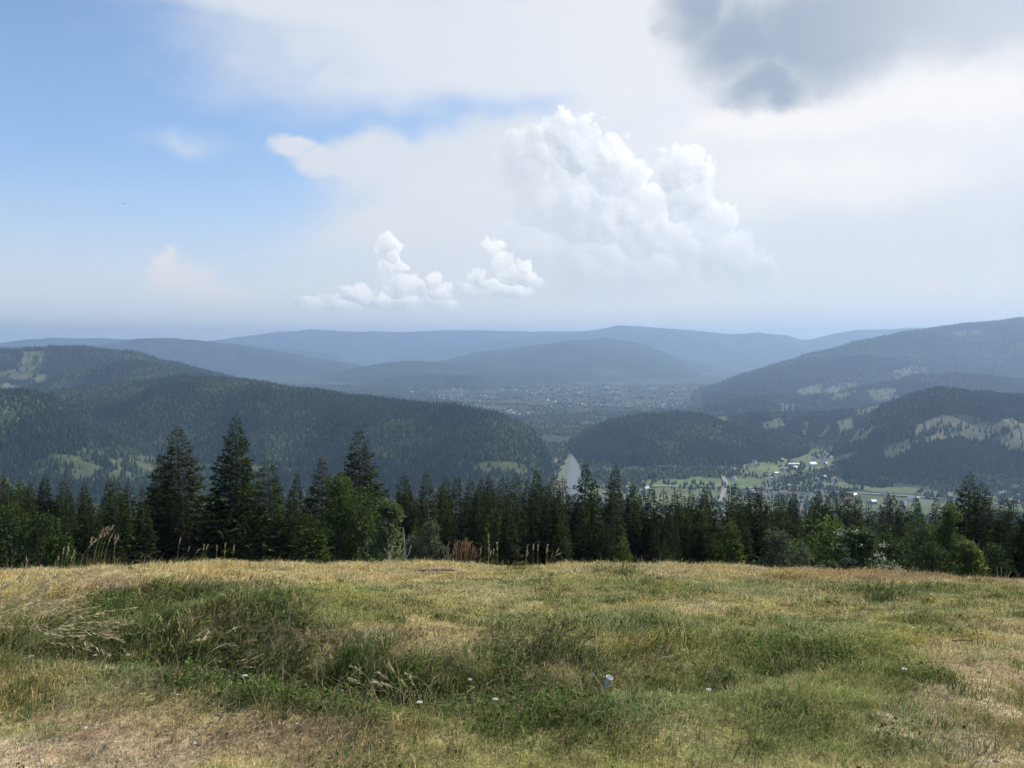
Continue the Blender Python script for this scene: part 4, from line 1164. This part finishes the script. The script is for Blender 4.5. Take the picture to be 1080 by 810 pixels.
def build_grass():
    rng = np.random.default_rng(77)
    NT_ = 72000
    y = np.exp(rng.uniform(np.log(3.9), np.log(33), NT_ * 2)) 
    y = y[rng.uniform(size=len(y)) < np.clip(0.45 + y / 40, 0, 1)][:NT_]
    u = rng.uniform(-0.82, 0.82, len(y)); x = u * y
    z = gz(x, y)
    w = zones(x, y, z)
    dens = w @ np.array((.95, 1.0, 1.0, .34, .34))
    clump = np.clip(0.5 + 0.95 * fbm(x / .40, y / .40, 3, 91), 0, 1)
    tint = fbm(x / .8, y / .8, 4, 111); shade = rng.uniform(.72, 1.28, len(y))
    keep = rng.uniform(size=len(y)) < dens * (0.34 + .8 * clump)
    x, y, w, clump, tint, shade = x[keep], y[keep], w[keep], clump[keep], tint[keep], shade[keep]
    nb = 14
    n = len(x)
    rad = (0.05 + .006 * y)[:, None]
    bx = x[:, None] + rng.normal(0, 1, (n, nb)) * rad; by = y[:, None] + rng.normal(0, 1, (n, nb)) * rad
    bx, by = bx.ravel(), by.ravel()
    rep = lambda a: np.repeat(a, nb, 0)
    W_, cl = rep(w), rep(clump)
    bz = gz(bx, by) - 0.01
    k = len(bx)
    tall = 0.5 + 0.5 * fbm(bx / 1.1, by / 1.1, 3, 13)
    hg = (W_ @ np.array((.07, .062, .125, .035, .035))) * rng.uniform(.5, 1.5, k) * (.5 + .9 * tall) * (.45 + 1.05 * cl)
    far = sst(16, 24, by)
    hg *= 1 + .9 * far * W_[:, 0]
    # blade colours
    r = rng.uniform(size=(k, 1))
    pal_dry = np.where(r < .5, (0.60, 0.48, 0.225), np.where(r < .8, (0.74, 0.61, 0.32), (0.42, 0.33, 0.14)))
    pal_grn = np.where(r < .5, (0.245, 0.30, 0.076), np.where(r < .78, (0.36, 0.37, 0.115), (0.54, 0.45, 0.20)))
    pal_lsh = np.where(r < .62, (0.072, 0.118, 0.022), np.where(r < .86, (0.13, 0.18, 0.04), (0.33, 0.28, 0.12)))
    pal_so = np.array((0.27, 0.21, 0.11)) * (.7 + .6 * r)
    pick = (W_.cumsum(1) > rng.uniform(size=(k, 1)) * W_.sum(1, keepdims=True)).argmax(1)
    C = np.where(pick[:, None] == 0, pal_dry, np.where(pick[:, None] == 1, pal_grn, np.where(pick[:, None] == 2, pal_lsh, pal_so)))
    # the tan-brown stand at the far right edge
    qx, qy = project(bx, by, bz)
    red = sst(700, 980, qx) * sst(622, 606, qy)
    C = C * (1 - red[:, None] * .75) + np.array((0.34, 0.22, 0.105)) * red[:, None] * .75
    tn = rep(tint)[:, None]
    C = C * rng.uniform(.78, 1.22, (k, 1)) * rep(shade)[:, None] * (1 + tn * np.array((.20, .05, -.25)))
    wind = rng.normal(0.4, 1.3, k)
    wd = np.clip(by * 0.0007, .003, .013) * rng.uniform(.7, 1.4, k)
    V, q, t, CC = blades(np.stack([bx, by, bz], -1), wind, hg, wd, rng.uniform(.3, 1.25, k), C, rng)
    tag(mesh_from('grass', V, [q, t], M_GRASS, False, {'col': CC}), 'short dry and green grass covering the meadow slope', 'grass', kind='stuff')

    # compact tufts of coarser dark grass dotted over the turf
    n = 1500
    y = np.exp(rng.uniform(np.log(4.5), np.log(24), n)); x = rng.uniform(-.8, .8, n) * y
    w = zones(x, y, gz(x, y))
    ok = rng.uniform(size=n) < np.clip(.75 * w[:, 1] + .5 * w[:, 2] + .16 * w[:, 0], 0, 1)
    x, y = x[ok], y[ok]; n = len(x); m = 46
    r_ = rng.uniform(.04, .13, (n, 1)); hh = rng.uniform(.05, .15, (n, 1))
    bx = (x[:, None] + rng.normal(0, 1, (n, m)) * r_).ravel(); by = (y[:, None] + rng.normal(0, 1, (n, m)) * r_).ravel()
    k = n * m
    tc = np.where(rng.uniform(size=(n, 1)) < .7, (0.10, 0.145, 0.036), (0.20, 0.17, 0.075)) * rng.uniform(.65, 1.35, (n, 1))
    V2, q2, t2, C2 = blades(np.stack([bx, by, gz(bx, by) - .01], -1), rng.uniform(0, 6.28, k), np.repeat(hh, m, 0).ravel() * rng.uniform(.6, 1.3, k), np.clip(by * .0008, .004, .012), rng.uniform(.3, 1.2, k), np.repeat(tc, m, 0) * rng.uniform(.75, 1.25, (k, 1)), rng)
    tag(mesh_from('grass', V2, [q2, t2], M_GRASS, False, {'col': C2}), 'coarse darker grass tufts dotted over the short turf', 'grass tufts', kind='stuff')

    # broad-leaved herbs in the ditch and on its bank
    n = 60000
    y = np.exp(rng.uniform(np.log(4.2), np.log(20), n)); x = rng.uniform(-.8, .8, n) * y
    z = gz(x, y); w = zones(x, y, z)
    cl = fbm(x / .5, y / .5, 3, 29)
    ok = rng.uniform(size=n) < (w[:, 2] ** 2.2) * np.clip(.35 + cl * 1.3, 0, .8)
    P0 = np.stack([x, y, z], -1)[ok]; cl = cl[ok]
    m = 11
    P = np.repeat(P0, m, 0) + rng.normal(0, 1, (len(P0) * m, 3)) * (.06, .06, 0) + np.array((0, 0, 1)) * rng.uniform(.01, .12, (len(P0) * m, 1)) * (1 + np.repeat(cl, m)[:, None])
    k = len(P)
    D = norm(rng.normal(size=(k, 3)) * (1, 1, .5) + (0, 0, .25)); S = norm(np.cross(D, norm(rng.normal(0, .5, (k, 3)) + (0, 0, 1))))
    ln = rng.uniform(.014, .034, k) * (1 + P[:, 1] / 30)
    col = np.array((0.095, 0.135, 0.030)) * rng.uniform(.5, 1.6, (k, 1))
    dry = rng.uniform(size=k) < .12
    col[dry] = np.array((.20, .15, .08)) * rng.uniform(.7, 1.2, (dry.sum(), 1))
    V, q, C = diamonds(P, D, S, ln, ln * rng.uniform(.25, .45, k), col)
    tag(mesh_from('undergrowth', V, q, M_LEAF, False, {'col': C}), 'dark leafy herbs filling the shallow ditch and its bank', 'undergrowth', kind='stuff')

    # thin bleached stalks standing and lying between the blades
    n = 15000
    y = np.exp(rng.uniform(np.log(4.2), np.log(30), n)); x = rng.uniform(-.8, .8, n) * y
    z = gz(x, y); w = zones(x, y, z)
    qx, qy = project(x, y, z)
    ok = rng.uniform(size=n) < .12 + w[:, 2] * .75 + .25 * w[:, 0] * (y > 16)
    P = np.stack([x, y, z], -1)[ok]; k = len(P)
    col = np.where(rng.uniform(size=(k, 1)) < .7, (.46, .38, .22), (.30, .22, .12)) * rng.uniform(.7, 1.2, (k, 1))
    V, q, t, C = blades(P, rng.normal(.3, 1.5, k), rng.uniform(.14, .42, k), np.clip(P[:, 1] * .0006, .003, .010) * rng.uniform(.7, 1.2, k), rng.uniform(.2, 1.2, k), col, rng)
    tag(mesh_from('dry_grass', V, [q, t], M_GRASS, False, {'col': C}), 'thin bleached stalks standing among the green grass', 'dry grass', kind='stuff')

    # small stones on the bare ground
    n = 9000
    y = np.exp(rng.uniform(np.log(3.8), np.log(18), n)); x = rng.uniform(-.8, .8, n) * y
    z = gz(x, y); w = zones(x, y, z)
    ok = rng.uniform(size=n) < np.clip(w[:, 4] * 1.2 + .35 * w[:, 3], 0, 1)
    P = np.stack([x, y, z], -1)[ok]; k = len(P)
    ico = np.array([(0, 0, 1), (.9, 0, .2), (.28, .85, .25), (-.72, .53, .2), (-.72, -.53, .3), (.28, -.85, .15), (0, 0, -.6)])
    ft = np.array([(0, 1, 2), (0, 2, 3), (0, 3, 4), (0, 4, 5), (0, 5, 1), (6, 2, 1), (6, 3, 2), (6, 4, 3), (6, 5, 4), (6, 1, 5)])
    sz = np.minimum(rng.gamma(2.0, .005, k), .018)[:, None, None] + .006
    a = rng.uniform(0, 6.28, k); ca, sa = np.cos(a)[:, None], np.sin(a)[:, None]
    S = ico[None] * sz * rng.uniform(.7, 1.3, (k, 1, 3)) * (1, 1, .6) * rng.uniform(.8, 1.2, (k, 7, 1))
    S = np.stack([S[..., 0] * ca - S[..., 1] * sa, S[..., 0] * sa + S[..., 1] * ca, S[..., 2]], -1) + P[:, None]
    Fc = (np.arange(k)[:, None, None] * 7 + ft[None]).reshape(-1, 3)
    C = np.repeat(np.where(rng.uniform(size=(k, 1)) < .6, (.33, .29, .23), (.24, .18, .13)) * rng.uniform(.6, 1.35, (k, 1)), 7, 0)
    tag(mesh_from('gravel', S.reshape(-1, 3), Fc, m_attr('pebbles', .9, 0, .2, 40), False, {'col': C}), 'small stones and crumbs of bare ground at the meadow corners', 'gravel', kind='stuff')
build_grass()

# ------------------------------------------------------------------ long grass clumps (individual plants)
def plume_clump(name, loc, n, h0, h1, spread, lean_az, lean, seed, label, head=(0.50, 0.42, 0.25), stem=(0.36, 0.33, 0.14), blade_n=40, group=None, cat='grass clump', wscale=1.0):
    rng = np.random.default_rng(seed)
    e = empty(name, loc)
    for i in range(n):
        A = Acc(); Hd = Acc()
        h = rng.uniform(h0, h1); a = lean_az + rng.normal(0, .5); l = max(.05, rng.normal(lean, .18))
        b = np.array((rng.normal(0, spread), rng.normal(0, spread * .6), -.02))
        s = np.linspace(0, 1, 8)
        d = np.array((math.cos(a), math.sin(a), 0))
        pts = b + np.outer(h * l * s ** 2.1, d) + np.outer(h * (s - .42 * l * s ** 3), (0, 0, 1))
        v, q = tube(pts, np.linspace(.0042, .0018, 8) * wscale, 4); A.add(v, q, np.array(stem) * rng.uniform(.8, 1.3))
        m = 26; ss = rng.uniform(.74, 1.0, m)          # seed head along the last quarter
        P = np.stack([np.interp(ss, s, pts[:, c]) for c in range(3)], -1); tg = norm(pts[-1] - pts[-2])
        D = norm(tg + rng.normal(0, .28, (m, 3))); S = norm(np.cross(D, rng.normal(size=(m, 3))))
        Hd.add(*diamonds(P, D, S, np.full(m, .05 * h + .02), np.full(m, .006) * wscale, np.array(head) * rng.uniform(.75, 1.25, (m, 1))))
        st = bpy.data.objects.new('stalk', A.mesh('stalk', M_GRASS)); COL.objects.link(st); st.parent = e
        sh = bpy.data.objects.new('seed_head', Hd.mesh('seed_head', M_GRASS)); COL.objects.link(sh); sh.parent = st
    k = blade_n
    P = np.column_stack([rng.normal(0, spread * 1.3, k), rng.normal(0, spread, k), np.full(k, -.02)])
    V, q, t, C = blades(P, lean_az + rng.normal(0, 1.0, k), rng.uniform(.35, .8, k) * h0, np.full(k, .006) * wscale, rng.uniform(.3, 1.1, k), np.array(stem) * rng.uniform(.6, 1.2, (k, 1)), rng)
    bm = Acc(); bm.add(V, q, C); bm.F.append(t)
    o = bpy.data.objects.new('leaf_tuft', bm.mesh('leaf_tuft', M_GRASS)); COL.objects.link(o); o.parent = e
    return tag(e, label, cat, group)

def on_meadow(px, py):
    """where the view ray through a pixel meets the meadow"""
    d = ray(px, py); t = np.linspace(2.5, 45, 6000)
    h = gz(d[0] * t, d[1] * t) - (EYE + d[2] * t)
    i = int(np.argmax(h > 0)) if (h > 0).any() else len(t) - 1
    return (d[0] * t[i], d[1] * t[i], float(gz(np.array([d[0] * t[i]]), np.array([d[1] * t[i]]))[0]))

PL = [(-25, 712, 18, .75, 1.1, .22, .15, .75, 'clump of long arching pale grass at the left edge above the dry bank'),
      (30, 715, 17, .6, .95, .2, .1, .85, 'long arching grass clump just right of the left edge clump'),
      (75, 700, 11, .45, .75, .15, .1, .85, 'shorter arching grass beside the white flowers in the ditch'),
      (34, 690, 2, .85, .95, .03, .0, .25, 'two tall upright feathery stalks above the arching grass'),
      (0, 672, 11, .55, .8, .18, .0, .9, 'arching pale grass behind the left edge clumps'),
      (215, 700, 12, .3, .5, .22, .3, .8, 'straw coloured grass clump on the bank below the lush herbs'),
      (255, 715, 10, .25, .45, .2, .3, .8, 'brownish leaning grass clump at the left end of the dark ditch'),
      (420, 752, 9, .25, .42, .2, 2.9, .5, 'pale grass clump at the right end of the dark ditch'),
      (700, 715, 7, .22, .38, .2, .4, .6, 'straw grass clump on the hummock right of the white cup')]
for i, (px, py, n, h0, h1, spd, la, ln, lb) in enumerate(PL):
    plume_clump('grass_clump', on_meadow(px, py), n, h0, h1, spd, la, ln, 400 + i, lb, wscale=.72)
TUFTS = [(560, 695, 'thick dark green tussock in the middle of the meadow'), (585, 690, 'dark green tussock touching the right side of the thick one'), (930, 634, 'small dark tussock on the slope below the right trees'), (655, 607, 'low dark tussock near the far edge above the white cup'),
         (312, 712, 'dark tussock on the left bank of the dark ditch'), (545, 603, 'pale green tussock near the far edge right of the log')]
for i, (px, py, lb) in enumerate(TUFTS):
    plume_clump('grass_tussock', on_meadow(px, py), 8, .3, .42, .14, .4, .5, 500 + i, lb, head=(.22, .2, .09), stem=(0.085, 0.11, 0.035), blade_n=190, cat='tussock', wscale=1.2)
REED = [(75, 588, 3, 1.0, 1.35), (94, 588, 4, 1.2, 1.65), (112, 588, 3, 1.1, 1.6), (60, 590, 5, .6, 1.0), (195, 584, 5, .7, 1.1), (520, 584, 6, .7, 1.2), (555, 584, 5, .6, 1.0), (575, 584, 5, .6, 1.0), (230, 584, 4, .6, 1.0), (420, 586, 5, .6, .9)]
RL = ['pale feathery reeds at left end of the tall reed group', 'tallest pale feathery reeds on the left meadow edge', 'pale feathery reeds at right end of the tall reed group', 'short pale grass at the meadow edge left of the tall reeds', 'pale stalks in front of the ragged brownish spruce',
      'pale stalks on the edge left of the reddish brush', 'reddish tan stalks on the edge below the hamlet', 'thin stalks on the edge below the river', 'thin pale stalks in front of the tallest spruce', 'thin pale stalks in front of the pale birch']
for i, ((px, py, n, h0, h1), lb) in enumerate(zip(REED, RL)):
    x, y, z = ground_at(px, float(edge_y(np.array(U_OF(px)))) + .5)
    plume_clump('reed_clump', (x, y, z), n, h0, h1, .22, .6, .16, 600 + i, lb, head=(.52, .44, .28), wscale=1.2, blade_n=24)
x, y, z = ground_at(488, 27.0)
plume_clump('dock_plant', (x, y, z), 42, .8, 1.25, .2, .5, .12, 700, 'upright reddish brown brush of dry stalks at the meadow edge', head=(.30, .20, .13), stem=(.27, .18, .11), wscale=1.7, blade_n=30, cat='dry plant')

# ------------------------------------------------------------------ log, stick, cup, flowers, bird
def m_log(N, b):
    p = objpos(N)
    n = N.noise(N.vmath('MULTIPLY', p, (3, 25, 25)), 1.0, 6, 0.65)
    bump(N, b, n, 0.9, 0.02)
    return N.mixc(N.sstep(.3, .7, n), (0.06, 0.046, 0.034, 1), (0.28, 0.23, 0.18, 1))
M_LOG = material('weathered_log', m_log, .95, spec=.1)
def log_obj(name, px0, px1, py, r, label, cat, mat, lift=0.0):
    p0, p1 = np.array(on_meadow(px0, py)), np.array(on_meadow(px1, py))
    c = (p0 + p1) / 2; L = p1 - p0
    e = empty(name, c + np.array((0, 0, r * .55 + lift)))
    t = np.linspace(-.5, .5, 9)
    rng = np.random.default_rng(int(px0))
    pts = np.outer(t, L) + np.column_stack([0 * t, rng.normal(0, r * .12, 9), r * .5 * np.cos(t * 3) + rng.normal(0, r * .08, 9)])
    rad = r * np.array([.72, .95, 1, 1.02, .95, .97, .9, .8, .5])
    v, q = tube(pts, rad, 10)
    v = np.concatenate([v, pts[:1], pts[-1:]])
    j = np.arange(10); n = 90
    caps = np.concatenate([np.stack([(j + 1) % 10, j, np.full(10, n)], -1), np.stack([80 + j, 80 + (j + 1) % 10, np.full(10, n + 1)], -1)])
    mesh_from('bole', v, [q, caps], mat, True, parent=e)
    bp = pts[6]
    b2, bq = tube([bp, bp + np.array((.10, -.02, r * 1.6)), bp + np.array((.16, -.03, r * 2.2))], [r * .3, r * .22, r * .1], 6)
    mesh_from('branch_stub', b2, bq, mat, True, parent=e)
    tag(e, label, cat)
log_obj('log', 442, 483, 605, .036, 'dark weathered log lying on dry grass near the far meadow edge', 'log', M_LOG, .06)
M_STICK = material('peeled_stick', lambda N, b: vary(N, (0.42, 0.26, 0.17, 1), objpos(N), 12, .75, 1.2), .8)
log_obj('stick', 1004, 1026, 681, .014, 'short peeled orange brown stick on the grass at right', 'stick', M_STICK, .05)
log_obj('stick', 540, 556, 757, .012, 'thin dark stick in the grass left below the white cup', 'stick', M_LOG, .05)

def cup():
    p = np.array(on_meadow(639, 733))
    e = empty('plastic_cup', p + np.array((0, 0, .08)), scale=.8)
    prof = [(0.0, 0.0), (.030, 0.0), (.033, .01), (.036, .06), (.041, .145), (.0435, .15), (.0435, .154), (.040, .152), (.034, .06), (.030, .012), (0, .012)]
    k = 28
    V, Fq = [], []
    for r, zz in prof:
        for i in range(k):
            a = 2 * math.pi * i / k; V.append((r * math.cos(a), r * math.sin(a), zz))
    for s in range(len(prof) - 1):
        for i in range(k):
            Fq.append((s * k + i, s * k + (i + 1) % k, (s + 1) * k + (i + 1) % k, (s + 1) * k + i))
    m = material('white_plastic', lambda N, b: vary(N, (0.74, 0.74, 0.73, 1), objpos(N), 30, .75, 1.05), .25, spec=.5)
    Mx = Matrix.Rotation(R(16), 4, 'Y') @ Matrix.Rotation(R(14), 4, 'X')
    Mx = Matrix.Translation((0, 0, -.01)) @ Mx
    V = [Mx @ Vector(v) for v in V]
    mesh_from('cup_body', np.array([tuple(v) for v in V]), np.array(Fq), m, True, parent=e)
    ring = [(Mx @ Vector((.0437 * math.cos(a), .0437 * math.sin(a), .153))) for a in np.linspace(0, 2 * math.pi, 29)]
    v, q = tube([tuple(r) for r in ring], [.0028] * 29, 6)
    mesh_from('rim', v, q, m, True, parent=e)
    tag(e, 'white plastic cup left tilted in the green grass', 'cup')
cup()

def flower_mesh():
    A = Acc(); B = Acc(); rng = np.random.default_rng(3)
    v, q = tube([(0, 0, 0), (.01, 0, .12), (.015, .005, .22)], [.003, .0025, .002], 5); B.add(v, q, np.array((.08, .11, .04)))
    n = 70
    a = rng.uniform(0, 6.28, n); r = np.sqrt(rng.uniform(0, 1, n)) * .032
    P = np.column_stack([.015 + r * np.cos(a), .005 + r * np.sin(a), .225 - r * .25]); D = norm(rng.normal(size=(n, 3)) * (1, 1, .3) + (0, 0, .3)); S = norm(np.cross(D, np.array((0, 0, 1.)) + rng.normal(0, .2, (n, 3))))
    A.add(*diamonds(P, D, S, np.full(n, .016), np.full(n, .006), np.tile(np.array((.78, .77, .70)), (n, 1))))
    return A.mesh('flower_head', M_LEAF), B.mesh('stem', M_LEAF)
FLM = flower_mesh()
FLW = [(33, 698, 'white flower head alone at left below the arching grass'), (101, 693, 'left one of two white flower heads in the ditch'), (116, 694, 'right one of two white flower heads in the ditch'), (135, 694, 'small white flower head right of the pair in the ditch'),
       (444, 752, 'white flower head at the right end of the dark ditch'), (524, 748, 'white flower head between the ditch and the white cup'), (495, 722, 'white flower head on the bank above the ditch end'), (258, 722, 'white flower head at the left end of the dark ditch'),
       (953, 711, 'small white flower in the short grass at right'), (746, 736, 'pale flower head right of the white cup')]
for px, py, lb in FLW:
    x, y, z = on_meadow(px, py + 9)
    e = empty('white_flower', (x, y, z), _r.uniform(0, 6.28), 0.6)
    for nm, me in zip(('flower_head', 'stem'), FLM):
        o = bpy.data.objects.new(nm, me); COL.objects.link(o); o.parent = e
    tag(e, lb, 'flower')

def bird():
    d = ray(130, 215); t = 75.0
    e = empty('bird', (d[0] * t, d[1] * t, EYE + d[2] * t), .5)
    m = material('dark_feathers', lambda N, b: vary(N, (0.05, 0.05, 0.055, 1), objpos(N), 8, .8, 1.2), .7)
    s = np.linspace(0, 1, 9)
    v, q = tube([(0.0, -.13 + .26 * k, .008 * math.sin(k * 3)) for k in s], [.003, .014, .024, .03, .032, .028, .022, .02, .004], 8)
    mesh_from('body', v, q, m, True, parent=e)
    for sg in (-1, 1):
        V = np.array([(sg * .02, .05, .01), (sg * .02, -.04, .01), (sg * .12, .07, .045), (sg * .12, -.03, .04), (sg * .26, -.02, .02), (sg * .25, -.05, .02)])
        V = np.concatenate([V, V - (0, 0, .006)])
        f = np.array([(0, 1, 3, 2), (2, 3, 5, 4), (6, 8, 9, 7), (8, 10, 11, 9), (0, 2, 8, 6), (2, 4, 10, 8), (4, 5, 11, 10), (5, 3, 9, 11), (3, 1, 7, 9)])
        mesh_from('wing', V, f, m, False, parent=e)
    V = np.array([(-.015, -.11, 0), (.015, -.11, 0), (.035, -.20, 0), (-.035, -.20, 0)]); V = np.concatenate([V, V - (0, 0, .005)])
    mesh_from('tail', V, np.array([(0, 1, 2, 3), (7, 6, 5, 4), (0, 4, 5, 1), (1, 5, 6, 2), (2, 6, 7, 3), (3, 7, 4, 0)]), m, False, parent=e)
    tag(e, 'small dark bird gliding in the blue sky at left', 'bird')
bird()

# ------------------------------------------------------------------ haze
def haze():
    x0, x1, y0, y1, z0, z1 = -17400, 17400, -17300, 17400, VALLEY - 60, 345
    V = [(x, y, z) for z in (z0, z1) for y in (y0, y1) for x in (x0, x1)]
    f = [(0, 2, 3, 1), (4, 5, 7, 6), (0, 1, 5, 4), (2, 6, 7, 3), (0, 4, 6, 2), (1, 3, 7, 5)]
    m = bpy.data.materials.new('haze_air'); m.use_nodes = True
    t = m.node_tree; t.nodes.clear()
    o = t.nodes.new('ShaderNodeOutputMaterial'); p = t.nodes.new('ShaderNodeVolumePrincipled')
    p.inputs['Color'].default_value = HAZE_COLOR
    p.inputs['Density'].default_value = HAZE_DENSITY
    p.inputs['Anisotropy'].default_value = 0.25
    t.links.new(p.outputs[0], o.inputs['Volume'])
    try: m.cycles.homogeneous_volume = True
    except Exception: pass
    ob = mesh_from('haze', np.array(V), np.array(f), m)
    tag(ob, 'blue haze filling the air over the valley and hills', 'haze', kind='stuff')
haze()
